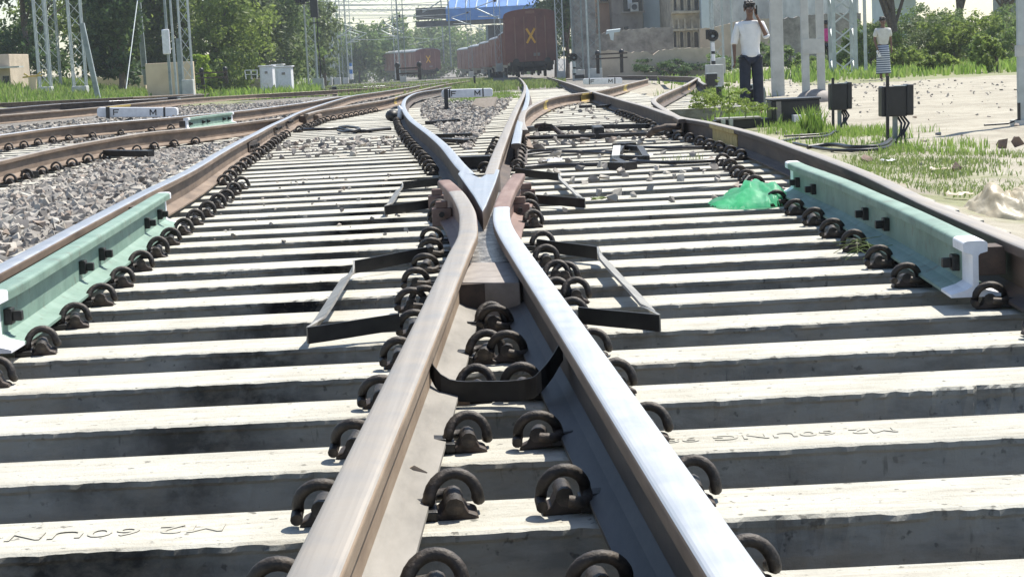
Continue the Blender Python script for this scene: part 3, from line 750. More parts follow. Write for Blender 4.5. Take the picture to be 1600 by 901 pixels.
def gat(px, D, dz=0):   # ground point below a pixel column at depth D
    x = at(px, 100, D).x; return Vector((x, D, ground(x, D)+dz))
TL = [(-60,92,9.5,4.3,'leaf_mid','broad tree at the far left edge behind the low shed'),(40,84,10,4.0,'leaf_dark','dense dark tree behind the first two lattice masts'),
 (130,98,11,4.4,'leaf_light','light yellow-green tree between the left lattice masts'),(188,80,6.2,2.1,'leaf_dark','round dark green tree left of the cream wall'),
 (235,104,11,4.6,'leaf_mid','tall tree rising above the cream wall'),(300,100,10,4.2,'leaf_mid','tall tree behind the leaning barrier left of the white cabinets'),(345,96,9,3.6,'leaf_light','drooping light green tree behind the black barrier'),
 (395,108,11,4.4,'leaf_grey','greyish tree behind the white cabinets'),(440,118,10,4.2,'leaf_mid','tree behind the tall signal mast'),(505,140,6.5,3.6,'leaf_grey','hazy tree right of the tall signal mast'),(60,118,13,5.5,'leaf_light','pale tree top showing between the left masts')]
for k, (px, D, h_, r_, m_, lab) in enumerate(TL):
    tree(gat(px, D), h_, r_, lab, m_, 12000 if D < 100 else 9000, .15 if D < 100 else .19, low=0, group='trees along the left side', seed=20+k)
tree(gat(316, 78), 2.3, .42, 'small bright lime green sapling beside the black barrier', 'leaf_lime', 1500, .10, 0, seed=3, name='sapling', cat='sapling', trunk_r=.03)
# far hazy trees behind the masts and trains
for k, (px, D, h_, r_, lab) in enumerate([(560,260,7.5,8,'hazy blue-green tree at the end of the far mast rows'),(600,300,8,10,'low hazy tree behind the short wagon rake'),(660,330,9.5,11,'hazy tree under the blue roofed bridge'),(722,340,9.5,10,'hazy light tree behind the curved brown coaches'),(770,330,10,10,'hazy tree between the bridge and the brown wagon')]):
    tree(gat(px, D), h_, r_, lab, 'leaf_grey' if k % 2 else 'leaf_mid', 5500, .42, 0, group='hazy trees beyond the trains', seed=50+k)
tree(gat(868, 150), 13, 3.6, 'tall dark tree standing right behind the brown wagon', 'leaf_dark', 8000, .2, 0, seed=61)
tree(gat(886, 128), 9, 1.7, 'narrow dark tree between the wagon and the stone pillar', 'leaf_dark', 5000, .17, 0, seed=62)
# right hand vegetation
for k, (px, D, h_, r_, m_, lab) in enumerate([(1395,64,6.5,2.6,'leaf_mid','spreading tree above the man in the striped wrap'),(1500,82,8,3.6,'leaf_dark','dark tree behind the right hand bushes'),(1575,88,8,3.8,'leaf_dark','dark tree at the right edge beyond the bushes')]):
    lb = [((random.uniform(-.7,.9)*r_, random.uniform(-.6,.6)*r_, h_*random.uniform(.48,.85)), (r_*.45, r_*.45, r_*.3)) for _ in range(9)]
    tree(gat(px, D), h_, r_, lab, m_, 7000, .13, .4, group='trees on the right', seed=70+k, lobes=lb)
BS = [(1360,62,1.7,1.3,'leaf_light'),(1435,66,1.9,1.9,'leaf_grey'),(1490,64,2.0,2.0,'leaf_light'),(1545,66,1.9,2.0,'leaf_grey'),(1590,62,1.8,1.6,'leaf_mid'),(1345,75,1.9,1.5,'leaf_mid'),(1470,78,2.6,2.6,'leaf_mid'),(1555,80,2.6,2.8,'leaf_mid'),(1410,58,.9,.8,'leaf_light'),(1558,50,1.15,.65,'leaf_light'),(1465,52,.6,.7,'leaf_light')]
BL = ['light bush just left of the man in the striped wrap','grey-green bush right behind the man in the striped wrap','large light green bush in the middle of the right hand scrub','grey-green bush right of the light green one','bush cut off by the right hand pole','bush behind the last lattice mast','tall mid green bush at the back of the scrub','tall bush at the back near the right edge','low green shrub at the feet of the man in the striped wrap','feathery young shrub on the sand near the right hand pole','small leafy shrub at the edge of the sand']
for k, ((px, D, h_, r_, m_), lab) in enumerate(zip(BS, BL)):
    lb = [((random.uniform(-.7,.7)*r_, random.uniform(-.5,.5)*r_, h_*random.uniform(.2,.75)), (r_*.42, r_*.42, h_*.26)) for _ in range(10)]
    tree(gat(px, D), h_, r_, lab, m_, int(2600*r_), .075, 0, group='bushes on the right', seed=90+k, name='bush', cat='bush', lobes=lb, trunk_r=.04)
for k, (px, D, h_, r_, lab) in enumerate([(1235,72,1.0,1.2,'low green bush between the pale pole and the twin posts'),(1140,88,1.1,1.6,'low bush left of the man in the white shirt'),(1200,85,1.3,1.4,'low bush right behind the man in the white shirt'),(1050,96,1.0,2.2,'dark creeper mound against the stone wall')]):
    lb = [((random.uniform(-.8,.8)*r_, random.uniform(-.5,.5)*r_, h_*random.uniform(.2,.7)), (r_*.42, r_*.42, h_*.28)) for _ in range(8)]
    tree(gat(px, D), h_, r_, lab, 'leaf_mid' if k != 3 else 'leaf_dark', 2600, .085, 0, group='low bushes along the wall', seed=120+k, name='bush', cat='bush', lobes=lb, trunk_r=.04)
# tall weed beside the right outer rail
def weed(px, py, D, h_, n, label, mat='leaf_light', wd=.35):
    p = at(px, py, D); root = thing('weed', p, label, 'weed', 'weeds on the right')
    b = MB(); st = [(0,0,-.05),(.01,0,h_*.5),(-.01,.01,h_)]; b.tube(st, [.007,.005,.002], 5); obj('stem', b, M['leaf_light'], root)
    lb = [((random.uniform(-.4,.4)*wd, random.uniform(-.4,.4)*wd, h_*q), (wd*(1.05-q)*.8+.03, wd*(1.05-q)*.8+.03, .035)) for q in np.linspace(.2, .97, 9)]
    V_, F_ = leaves(lb, n, .03); link('leaf', fast_mesh('leaf', V_, F_, M[mat]), root)
random.seed(5)
weed(1139,180,22.5,.46,380,'tall single stemmed weed beside the right outer rail'); weed(1100,172,26,.25,500,'low leafy weed left of the tall one'); weed(1118,168,27,.3,500,'weed right behind the tall single stem'); weed(1165,178,23,.22,400,'small weed at the foot of the paired boxes')
grass(patch(1270, 205, .16, .3, 260), .30, .012, 'grass'); 
# ------------------------------------------------------------------ things on and beside the near tracks
def bolt(root, p, d, r=.014, name='bolt', m='black_iron'):
    b = MB(); p = Vector(p); b.tube([p, p+Vector(d)], r, 6); obj(name, b, M[m], root, True)
# flat iron strap loops
def strap(pxs, label, mat='strap', ht=.05, lit=True):
    """pxs: rail end near, corner near, corner far, rail end far, as (px, py, height of the lower edge)"""
    P = [on(x, y, z) for x, y, z in pxs]; root = thing('iron_strap', P[1].copy(), label, 'iron strap', 'bent iron straps at the crossing')
    up = Vector((0,0,1))
    def seg(name, a, b, m, tw=0, n=5):
        mb_ = MB(); d = (b-a).normalized(); s_ = d.cross(up).normalized(); vs = []; 
        for i in range(n+1):
            t = i/n; c_ = a.lerp(b, t); bend = 0.003*math.sin(t*3.1*2)
            an = tw*min(1, min(t, 1-t)*6) if tw else 0
            u = up*math.cos(an)+s_*math.sin(an); w_ = s_*math.cos(an)-up*math.sin(an)
            c_ = c_+s_*bend
            c_ = c_+up*ht*.5
            for (i1, i2) in ((-.5,-1),(-.5,1),(.5,1),(.5,-1)): vs.append(c_+u*ht*i1+w_*.004*i2)
        fs = [(0,1,2,3), tuple(range(n*4, n*4+4))[::-1]]
        for i in range(n):
            for k in range(4): fs.append((i*4+k, (i+1)*4+k, (i+1)*4+(k+1) % 4, i*4+(k+1) % 4))
        mb_.add(vs, fs); obj(name, mb_, M[m], root, True)
    seg('near_leg', P[0], P[1], 'strap_dark'); seg('twisted_link', P[1]+Vector((0,0,.001)), P[2], mat, R(62 if pxs[1][0] < 760 else -62), 12); seg('far_leg', P[2], P[3], 'strap_dark')
    return root
strap([(625,515,.03),(482,537,.01),(554,427,.02),(668,405,.03)], 'bent iron strap loop sticking out left of the throat, nearer of two')
strap([(905,505,.03),(1031,518,.01),(935,405,.02),(840,392,.03)], 'bent iron strap loop sticking out right of the throat, nearer of two')
strap([(690,323,.02),(602,336,.01),(629,296,.02),(686,290,.03)], 'smaller bent iron strap loop left of the flared wing')
strap([(815,316,.02),(914,325,.01),(874,283,.02),(806,274,.03)], 'smaller bent iron strap loop right of the flared wing')
# curved strap between the two rails
root = thing('curved_strap', on(770, 610, 0), 'curved dark iron strap slung between the two crossing rails', 'iron strap')
pts = [on(665,566,.10), on(680,604,.05), on(704,624,.018), on(760,627,.012), on(822,624,.018), on(847,610,.05), on(880,562,.10)]
pts = catmull(pts, .02); mb = MB(); vs = []; fs = []
for p in pts:
    vs += [p+Vector((0,-.004,0)), p+Vector((0,.004,0)), p+Vector((0,.004,.050)), p+Vector((0,-.004,.050))]
for i in range(len(pts)-1):
    for k in range(4): fs.append((i*4+k, (i+1)*4+k, (i+1)*4+(k+1) % 4, i*4+(k+1) % 4))
mb.add(vs, fs, 0, False); obj('strap_bar', mb, M['strap_dark'], root, True)
mb = MB(); q = on(835, 614, .0); mb.tube([q, q+Vector((0,0,.03))], .018, 8); obj('fixing_stud', mb, M['black_iron'], root, True)
# brown pebble and shards
p = on(726, 632, .0); o = stones('loose_stone', [(p.x, p.y, p.z+.016)], .05, .055, M['rock']); del o['kind']; tag(o, 'reddish pebble on a sleeper below the curved strap', 'stone')
for n_, (px, py, lab) in enumerate(((607,779,'nut shaped pebble on the rail foot at bottom left of centre'),(655,748,'whitish pebble beside a clip left of centre'),(553,740,'x'))[:2]):
    p = on(px, py, .02); o = stones('loose_stone', [(p.x, p.y, p.z+.012)], .04, .045, M['stone' if n_ else 'rock']); del o['kind']; tag(o, lab, 'stone')
# wing rail brackets (small red blocks) on the outer sides of the wings
for side, pts_, lab in ((-1, [(683,305),(690,325)], 'red oxide bracket bolted left of the left wing'), (1, [(822,296),(812,318),(826,425)], 'red oxide bracket bolted right of the right wing')):
    for n_, (px, py) in enumerate(pts_):
        p = on(px, py, .09); root = thing('wing_bracket', p, lab+(', '+ordn(n_+1)+' from the back'), 'bracket', 'red brackets on the wing rails')
        b = MB(); b.box(-.05,.05,-.03,.03,-.09,0); b.box(-.03,.03,-.02,.02,0,.035); obj('bracket_body', b, M['red_oxide'], root, bevel=.005)
        b = MB(); b.tube([(0,-.03,-.03),(0,-.06,-.03)], .014, 6); b.tube([(.03,-.03,-.06),(.03,-.055,-.06)], .012, 6); obj('bolt_heads', b, M['black_iron'], root)
# red painted flares of the wing rails
def red_part(parent, P, n, lab):
    pass
# blocks on the inside of the crossing rails and joint fishplate bolts on the left outer rail
for n_, (px, py, D_) in enumerate(((382,235,0),(421,210,0),(443,200,0))):
    y = on(px, py, .06).y; p = Vector((xat(P_L1, y), y, .10)); root = thing('fishplate', p, f'dark fishplate joint on the inner side of the left outer rail, {ordn(n_+1)} from the front', 'fishplate', 'dark fishplates on the left outer rail')
    b = MB(); b.box(.012,.040,-.28,.28,-.045,.045); obj('plate', b, M['rust_dark'], root, bevel=.003)
    for k in (-.2,-.07,.07,.2): b = MB(); b.tube([(.040,k,0),(.075,k,0)], .02, 6); obj('bolt', b, M['black_iron'], root)
# rusty casting where the branch leaves the outer rail
p = on(484, 186, .08); root = thing('joint_casting', p, 'rusty orange joint casting where the branch rail leaves the outer rail', 'casting')
b = MB(); b.box(-.16,.16,-.2,.35,-.08,.06); obj('casting_body', b, M['rust'], root, bevel=.02)
b = MB(); b.tube([(0,-.2,-.01),(0,-.26,-.01)], .05, 10); obj('boss', b, M['rust_dark'], root)
# white rail stop end on left leg flare
# yellow painted marks
def ymark(path, y, side, ln, label, ht=(.015,.15), group='yellow paint marks'):
    x = xat(path, y); root = thing('yellow_mark', (x, y, dip(x, y)), label, 'paint mark', group)
    b = MB(); b.prism_y([(side*.0105,.04),(side*.030,.032),(side*.076,.014),(side*.079,.018),(side*.034,.036),(side*.014,.05),(side*.014,.140),(side*.038,.152),(side*.0395,.182),(side*.036,.180),(side*.034,.153),(side*.0105,.142)][::(-1 if side > 0 else 1)], -ln/2, ln/2)
    obj('paint_band', b, M['yellow_old' if path is P_R4 else 'yellow'], root); root.rotation_euler.z = heading(path, y)
M['yellow_old'] = vmat('old_yellow_paint', (.30,.22,.07), (.46,.36,.14), 20, .7, 0)
ymark(P_R4, on(1150,213,.1).y, -1, 1.3, 'ochre yellow paint patch on the inner web of the right outer rail')
ymark(P_L3N, on(119,174,.1).y, 1, 1.6, 'bright yellow comb shaped mark on the far left rail by the board')
ymark(P_T, on(876,154,.1).y, 1, .9, 'yellow mark on the curved turnout rail left of the crossing point')
ymark(P_T, on(962,139,.1).y, 1, 1.2, 'yellow mark on the turnout rail below the right board')
ymark(P_T, on(838,166,.1).y, 1, .7, 'yellow mark at the near end of the turnout rail')
ymark(P_B, on(588,160,.1).y, 1, .9, 'small yellow mark on the branch rail')
ymark(P_U, on(1070,137,.1).y, 1, .9, 'small yellow mark on the kinked guard rail')
# fouling mark boards
def board(px0, px1, py0, py1, D, label, skew=0, post=None, barx=()):
    a_ = at(px0, (py0+py1)/2, D); b_ = at(px1, (py0+py1)/2+skew, D); L = (b_-a_).length; hh = (py1-py0)*D/F
    root = thing('marker_board', (a_+b_)/2, label, 'marker board', 'white boards lettered F M'); root.rotation_euler = (0, -math.atan2((b_-a_).z, (b_-a_).x), 0)
    b = MB(); r_ = hh*.3
    poly = []
    for (cx, cz, a0) in ((L/2-r_, hh/2-r_, 0), (-L/2+r_, hh/2-r_, 90), (-L/2+r_, -hh/2+r_, 180), (L/2-r_, -hh/2+r_, 270)):
        for k in range(5): t = R(a0+k*22.5); poly.append((cx+r_*math.cos(t), cz+r_*math.sin(t)))
    b.prism_y(poly[::-1], -.09, .09); obj('board_body', b, M['white_paint'], root, bevel=.012)
    for s_, fx in (('F', -.26), ('M', .20)):
        q_ = hh*.62; lw = q_*1.05; th_ = q_*.17; b = MB(); xc = fx*L
        def st_(x0, z0, x1, z1, k_): b.bar((xc+x0*lw, -.0935-k_*.0006, z0*q_), (xc+x1*lw, -.0935-k_*.0006, z1*q_), .005, th_, up=(0,0,1)) if abs(z1-z0) < .01 else b.bar((xc+x0*lw, -.0935-k_*.0006, z0*q_), (xc+x1*lw, -.0935-k_*.0006, z1*q_), th_, .005, up=(0,1,0))
        if s_ == 'F': st_(-.4,-.5,-.4,.5,0); st_(-.45,.42,.45,.42,1); st_(-.4,.02,.3,.02,1)
        else: st_(-.45,-.5,-.45,.5,0); st_(.45,-.5,.45,.5,0); st_(-.45,.48,0,-.25,1); st_(0,-.25,.45,.48,2)
        obj('letter', b, M['black'], root)
    for fx in barx: b = MB(); b.box(fx*L-.012*L, fx*L+.012*L, -.095, .095, -hh*.48, hh*.505); obj('black_band', b, M['black'], root)
    if post:
        for fx in post: b = MB(); b.box(fx*L-.035, fx*L+.035, -.14, -.10, -hh*.5-.34, hh*.56); obj('post', b, M['black'], root)
    return root
board(690, 770, 140.5, 153.5, on(730, 176, -.05).y, 'white board lettered F M in the middle of the grass between the diverging rails', -2.5, (-.41,), (-.34, .31))
board(153, 278, 168, 183, on(215, 186, -.05).y, 'large white board lettered F M beyond the left hand track', 0, (-.36,), (.34,))
board(911, 972, 123, 132.5, on(940, 136, -.05).y, 'white board lettered F M on the right beyond the turnout rail', -1.5, None, (-.34, .31))
# black short posts
def stub(px, py_t, py_b, wpx, label, depth=.10, white=False, D=None, name='marker_post'):
    D = D or on(px, py_b, -.07).y; p = at(px, py_b, D); h_ = (py_b-py_t)*D/F; w_ = wpx*D/F
    root = thing(name, p, label, 'post', 'short black posts beside the rails')
    b = MB(); b.box(-w_/2, w_/2, 0, depth, -.1, h_); obj('post_body', b, M['black'], root, bevel=.01)
    b = MB(); b.box(-w_/2-.005, w_/2+.005, -.005, depth+.005, h_, h_+.02); obj('cap', b, M['galv'], root)
stub(31, 152, 166, 10, 'short black post between the far left rails at the left edge', .3)
stub(261, 145, 151, 6, 'tiny black post behind the far left rail')
stub(291, 141.5, 145, 12, 'low black block on the farthest left rail line')
stub(523, 136, 150, 7, 'small black post between the far left rails and the outer rail')
stub(742, 119, 137, 3.2, 'thin post standing just behind the middle board', .05)
stub(1124, 136, 152, 8, 'short black and white post left of the tall weed', .08)
stub(1113, 116, 135, 17, 'black drum shaped box below the small signal', .3)
# black point machine boxes left
def machine(px0, px1, py0, py1, label, ends=True, D=None, depth=.5, stripe=None, name='point_machine'):
    D = D or on((px0+px1)/2, py1, -.07).y; a_ = at(px0, py1, D); b_ = at(px1, py1, D); w_ = (b_-a_).x; h_ = (py1-py0)*D/F
    root = thing(name, (a_+b_)/2, label, 'point machine', 'black point machine boxes')
    b = MB(); b.box(-w_/2, w_/2, 0, depth, -.06, h_); obj('housing', b, M['black'], root, bevel=.015)
    b = MB(); b.box(-w_/2-.015, w_/2+.015, -.015, depth+.015, h_, h_+.025); obj('lid', b, M['black'], root, bevel=.006)
    if stripe is not None: b = MB(); b.box(-w_/2+stripe*w_, -w_/2+(stripe+.10)*w_, -.006, 0, 0, h_*.98); obj('pale_stripe', b, M['plate'], root)
    if ends: b = MB(); b.box(w_/2+.002, w_/2+.09*w_, .05, depth*.8, -.05, h_*.9); obj('end_box', b, M['galv_dark'], root, bevel=.01)
    return root, w_, h_
machine(249, 277, 154, 167, 'black point machine box with grey end behind the left board')
machine(199, 210, 158, 166, 'small black box on the rail behind the left board', False, depth=.2)
machine(229, 240, 158, 166, 'second small black box behind the letter M of the left board', False, depth=.2)
machine(707, 724, 134, 138.5, 'low black box in the grass behind the middle board', False, depth=.3)
rm, w_, h_ = machine(1206, 1282, 157, 190, 'large black point machine with a pale stripe beside the right outer rail', False, D=on(1240, 192, -.2).y, depth=.45, stripe=.10)
b = MB(); b.box(-1.05, -w_/2-.02, .02, .34, -.08, .06); obj('rod_housing', b, M['black'], rm, bevel=.01)
b = MB(); b.box(-1.02, -.45, .0, .36, .062, .085); obj('rod_cover', b, M['strap'], rm)
b = MB(); b.box(-.06, .30, -.22, -.02, .0, .09); obj('white_topped_step', b, M['white_paint'], rm)
b = MB(); b.tube([(-.95,-.02,-.02),(-.95,-.02,.07)], .03, 8); b.tube([(-.85,-.02,-.02),(-.85,-.02,.07)], .03, 8); obj('greasy_coupling', b, M['galv'], rm)
# black location boxes on posts
def locbox(px0, px1, py0, py1, pyb, label, rodx, rodtop, tilt=.0, grey=False):
    D = on((px0+px1)/2, pyb, -.23).y; p = at((px0+px1)/2, pyb, D); k = D/F; w_ = (px1-px0)*k; h0 = (pyb-py1)*k; h1 = (pyb-py0)*k
    root = thing('track_box', p, label, 'trackside box', 'black trackside boxes on posts'); root.rotation_euler = (0, tilt, 0)
    b = MB(); b.box(-w_/2, w_*.32, -.09, .09, h0, h1); obj('box_body', b, M['black'], root, bevel=.012)
    b = MB(); b.box(w_*.28, w_/2, -.115, .11, h0+.01, h1+.015); obj('door', b, M['black' if not grey else 'galv_dark'], root, bevel=.012)
    b = MB(); b.box(-w_*.1, w_*.30, -.095, -.0, h1-.002, h1+.006); obj('bright_ridge', b, M['galv'], root)
    b = MB(); b.bar((-w_*.02, 0, -.15), (-w_*.02, 0, h0+.01), .045, .045); obj('post', b, M['galv_dark'], root)
    b = MB(); xx = (rodx-(px0+px1)/2)*k; b.bar((xx, -.12, -.1), (xx, -.12, (pyb-rodtop)*k), .03, .03); obj('rod', b, M['black'], root)
    b = MB(); 
    for q in range(3): b.tube([(w_*(.05+.1*q), .0, h0), (w_*(.15+.12*q), -.05, h0-.07), (w_*(.12+.05*q), -.06, h0*.35), (-w_*.1+.06*q, -.10, -.02)], .012, 6)
    obj('cable_tail', b, M['black'], root)
locbox(1296, 1329, 131, 172, 200, 'smaller black trackside box on a post, left of the largest one', 1299, 122, .02)
locbox(1375, 1424, 135, 182, 222, 'largest black trackside box on a post in front of the striped wrap man', 1383, 119, .02)
locbox(1161, 1180, 134, 160, 178, 'narrow grey and black trackside box at the feet of the man in white shirt', 1163, 130, -.02, True)
locbox(1172, 1196, 139, 165, 179, 'wider grey fronted trackside box right beside the narrow one', 1185, 150, -.02, True)
# cables
def cable(pxs, r_, label, group='black cables', mat='black', h=.01):
    pts_ = [on(x, y, z) for x, y, z in pxs]; pts_ = catmull(pts_, .06); b = MB(); b.tube(pts_, r_, 6); o = obj('cable', b, M[mat]); tag(o, label, 'cable', group)
cable([(1392,218,-.17),(1370,229,-.18),(1335,230,-.18),(1295,226,-.19),(1262,230,-.2)], .022, 'thick black cable snaking from the largest trackside box to the rail')
cable([(1398,219,-.19),(1378,232,-.2),(1330,235,-.2),(1290,233,-.2),(1240,224,-.2)], .016, 'thinner black cable lying below the thick one near the rail')
cable([(1305,205,-.18),(1285,214,-.2),(1250,216,-.2),(1215,222,-.2)], .016, 'black cable running from the smaller trackside box through the grass')
cable([(1310,206,-.18),(1290,209,-.2),(1262,211,-.2),(1225,213,-.2)], .012, 'fine black cable in the grass behind the right outer rail')
cable([(1270,150,-.2),(1100,174,-.2),(1070,172,-.12),(1048,168,-.1)], .012, 'thin cable crossing behind the weeds to the guard rail')
cable([(812,240,.02),(830,236,.02),(900,236,.02),(958,237,.02)], .012, 'black cable across the right hand sleepers, rear of three')
cable([(812,244,.02),(860,238,.03),(920,238,.02),(960,240,.02)], .010, 'thin black cable doubling the rear one across the sleepers')
cable([(815,262,.02),(850,259,.02),(900,258,.02),(962,256,.02)], .016, 'black cable across the right hand sleepers, front of three')
cable([(985,252,.02),(1050,254,.02),(1100,252,.02),(1150,248,.02)], .014, 'black rod like cable from the square frame to the right outer rail')
cable([(985,229,.02),(1050,231,.02),(1095,230,.02),(1125,228,.02)], .012, 'black cable from the square frame, rear right')
cable([(470,203,.02),(500,202,.03),(530,201,.02),(560,205,.02),(610,201,.02)], .022, 'black cable laid across the left hand sleepers')
cable([(530,199,.03),(545,198,.06),(562,202,.05),(545,206,.03),(528,204,.03)], .018, 'loop of black cable on the left hand sleepers')
# black square frame with arrow end on right track
p = on(985, 245, .01); root = thing('rod_frame', p, 'black iron rod frame lying on the right hand sleepers', 'iron frame')
b = MB(); A = [on(962,246,.03), on(1010,248,.03), on(1000,232,.03), on(972,230,.03)]
for i in range(4): b.bar(A[i], A[(i+1) % 4], .05, .04)
obj('frame_bars', b, M['black_iron'], root, True)
b = MB(); b.bar(on(962,245,.04), on(964,229,.05), .06, .02); obj('pale_plate', b, M['concrete_old'], root, True)
b = MB(); b.bar(on(960,258,.03), on(985,259,.03), .12, .05); b.bar(on(962,249,.04), on(978,257,.04), .05, .02); obj('front_bar', b, M['black_iron'], root, True)
b = MB(); b.bar(on(966,228,.04), on(985,228,.04), .15, .05); obj('rear_pad', b, M['black_iron'], root, True)
# stretcher rods of the turnout
def rod(name, pts_, r_, m, label, group=None):
    b = MB(); b.tube([on(x, y, z) for x, y, z in pts_], r_, 8); return tag(obj(name, b, M[m]), label, 'rod', group)
root = thing('stretcher_bar', on(935, 203, .05), 'black stretcher bar with a central coupling across the right hand turnout', 'stretcher bar')
for nm, a_, b2 in (('bar', (842,202,.08), (928,199,.08)), ('bar', (940,198,.08), (1012,197,.08))):
    b = MB(); b.bar(on(*a_), on(*b2), .07, .045); obj(nm, b, M['black_iron'], root, True)
b = MB(); b.tube([on(822,216,.04), on(930,212,.04)], .02, 8); b.tube([on(936,212,.04), on(1050,208,.04)], .02, 8); obj('detector_rod', b, M['black_iron'], root, True)
b = MB(); c_ = on(934, 205, .06); b.box(c_.x-.05, c_.x+.05, c_.y-.28, c_.y+.25, .0, .11); obj('coupling', b, M['black_iron'], root, True, bevel=.01)
b = MB(); b.tube([on(838,197,.10), on(850,196,.12), on(862,198,.10), on(880,212,.04)], .025, 8); obj('crank_arm', b, M['rust_dark'], root, True)
b = MB(); b.tube([on(1014,211,.05), on(1022,204,.10), on(1040,198,.13), on(1060,198,.12), on(1072,190,.12)], .03, 8); obj('crank_arm', b, M['rust_dark'], root, True)
b = MB(); b.bar(on(838,200,.07), on(812,204,.07), .10, .05); obj('crank_arm', b, M['black_iron'], root, True)
for k, (a_, b2, lab) in enumerate((((905,167,.05),(925,166,.05),'short black rod lying on the far right sleepers, left piece'),((935,167,.05),(975,163,.05),'longer black rod reaching the right outer rail'),((655,213,.03),(735,211,.03),'black rod across the middle between the left leg and ballast'),((668,192,.03),(715,188,.03),'dark rod behind the left leg rail'),((690,219,.03),(732,221,.03),'flat black bar lying behind the crossing nose'))):
    b = MB(); b.bar(on(*a_), on(*b2), .09, .04); tag(obj('iron_rod', b, M['black_iron']), lab, 'rod', 'loose iron rods')
# dark spacer blocks beyond the nose
b = MB(); b.bar(on(716,254,.05), on(768,252,.05), .14, .09); tag(obj('spacer_block', b, M['black_iron'], bevel=.005), 'black spacer block between the two legs just behind the nose', 'block')
# black bar on the left track
b = MB(); b.bar(on(-20,268,.07), on(60,272,.02), .10, .05); tag(obj('iron_rod', b, M['black_iron']), 'black iron bar poking in from the left edge onto the ballast', 'rod')
b = MB(); b.bar(on(166,239,.06), on(236,240,.04), .12, .06); tag(obj('iron_rod', b, M['black_iron']), 'black iron bar on the ballast beside the left hand track joint', 'rod')
# motor of white stop by the left leg: black lump and white tip
p = on(614, 186, .05); root = thing('rail_stop', p, 'black lump with a white tip beside the bend of the left leg rail', 'rail stop')
b = MB(); b.ball((0,0,.05), (.11,.16,.09)); b.ball((.14,.1,.02), (.08,.2,.07)); obj('lump', b, M['black_iron'], root)
b = MB(); b.tube([(.10,-.1,.0),(.13,-.12,.12),(.10,-.10,.19)], [.04,.045,.02], 8); obj('white_tip', b, M['white_paint'], root)
# ------------------------------------------------------------------ plastic bags
def bag(px0, px1, py0, py1, D, seedv, mat, label, z0=0.0, dy=.3):
    a_ = at(px0, py1, D); b_ = at(px1, py1, D); w_ = (b_-a_).x; h_ = (py1-py0)*D/F
    bm = bmesh.new(); n = 64; m = 36; g = {}
    for i in range(n+1):
        for j in range(m+1):
            u = i/n*2-1; v_ = j/m*2-1; r_ = (abs(u)**2.4+abs(v_)**2.4)**(1/2.4)
            e = max(0, 1-r_)
            q = noise.noise(Vector((u*2.0, v_*1.6, seedv))); q2 = abs(noise.noise(Vector((u*2.6+q, v_*2.2, seedv+3)))); q3 = abs(noise.noise(Vector((u*6+q*2, v_*5, seedv+7))))
            prof = (.35+.65*sst(-1.0, .3, u))
            z = h_*(e**.42)*prof*(.82+.35*q-.45*q2)*1.05+.018*q3*h_/.2*(e > 0)
            a2 = 1+.10*noise.noise(Vector((u*3, v_*3, seedv+20)))
            g[i, j] = bm.verts.new((u*w_/2*a2, v_*dy*a2+.02*q, max(.003, z)))
    for i in range(n):
        for j in range(m):
            u = (i+.5)/n*2-1; v_ = (j+.5)/m*2-1
            if abs(u)**2.4+abs(v_)**2.4 > 1.0: continue
            bm.faces.new((g[i,j], g[i+1,j], g[i+1,j+1], g[i,j+1]))
    bmesh.ops.delete(bm, geom=[v_ for v_ in bm.verts if not v_.link_faces], context='VERTS')
    me = bpy.data.meshes.new('plastic_bag'); bm.to_mesh(me); bm.free(); me.materials.append(mat)
    for p_ in me.polygons: p_.use_smooth = True
    o = link('plastic_bag', me, None, ((a_.x+b_.x)/2, D+dy*.9, z0))
    return tag(o, label, 'plastic bag')
def film(name, c, tr, c2):
    s = NT(name); v = s.coord(); cc = s.ramp(s.noise(7, v, 6), [(.35, c), (.68, c2)]); s.col(cc); s.pr(.42); s.b.inputs['Transmission Weight'].default_value = 0
    t = s.n('BsdfTranslucent'); s.l(cc, t.inputs[0]); mx = s.n('MixShader'); mx.inputs[0].default_value = tr
    s.l(s.b.outputs[0], mx.inputs[1]); s.l(t.outputs[0], mx.inputs[2]); s.l(mx.outputs[0], s.t.nodes['Material Output'].inputs[0]); s.bump(s.noise(9, v, 6), .45, .02); return s.m
M['bag_green'] = film('green_plastic', (.20,.80,.46), .78, (.45,.90,.68))
M['bag_cream'] = film('cream_plastic', (.66,.58,.43), .45, (.82,.76,.62))
bag(1119, 1246, 276, 324, on(1180, 325, 0).y, 4.2, M['bag_green'], 'crumpled bright green plastic bag on the right hand sleepers', 0.0, .30)
p = on(1560, 352, -.22); bag(1512, 1650, 296, 376, p.y+.1, 9.1, M['bag_cream'], 'crumpled cream plastic bag behind the rail at the right edge', -.24, .35)
def scrap(px, py, z, w_, mat, label, D=None):
    p = on(px, py, z); b = MB(); n = 6; vs = []; fs = []
    for i in range(n+1):
        for j in range(n+1): vs.append((p.x+(i/n-.5)*w_*random.uniform(.85,1.1), p.y+(j/n-.5)*w_*random.uniform(.8,1.1), p.z+.004+.25*w_*abs(noise.noise(Vector((i*.6, j*.7, px*.1))))))
    for i in range(n):
        for j in range(n): fs.append((i*(n+1)+j, (i+1)*(n+1)+j, (i+1)*(n+1)+j+1, i*(n+1)+j+1))
    b.add(vs, fs); o = obj('litter_scrap', b, mat); s_ = o.modifiers.new('t', 'SOLIDIFY'); s_.thickness = .002; tag(o, label, 'litter', 'scraps of litter')
scrap(1388, 252, -.2, .12, M['white_paint'], 'white paper scrap on the grass behind the right outer rail'); scrap(1470, 265, -.22, .16, M['bag_cream'], 'pinkish plastic scrap on the grass right of centre'); scrap(1498, 305, -.2, .16, M['bag_cream'], 'pale plastic scrap above the cream bag')
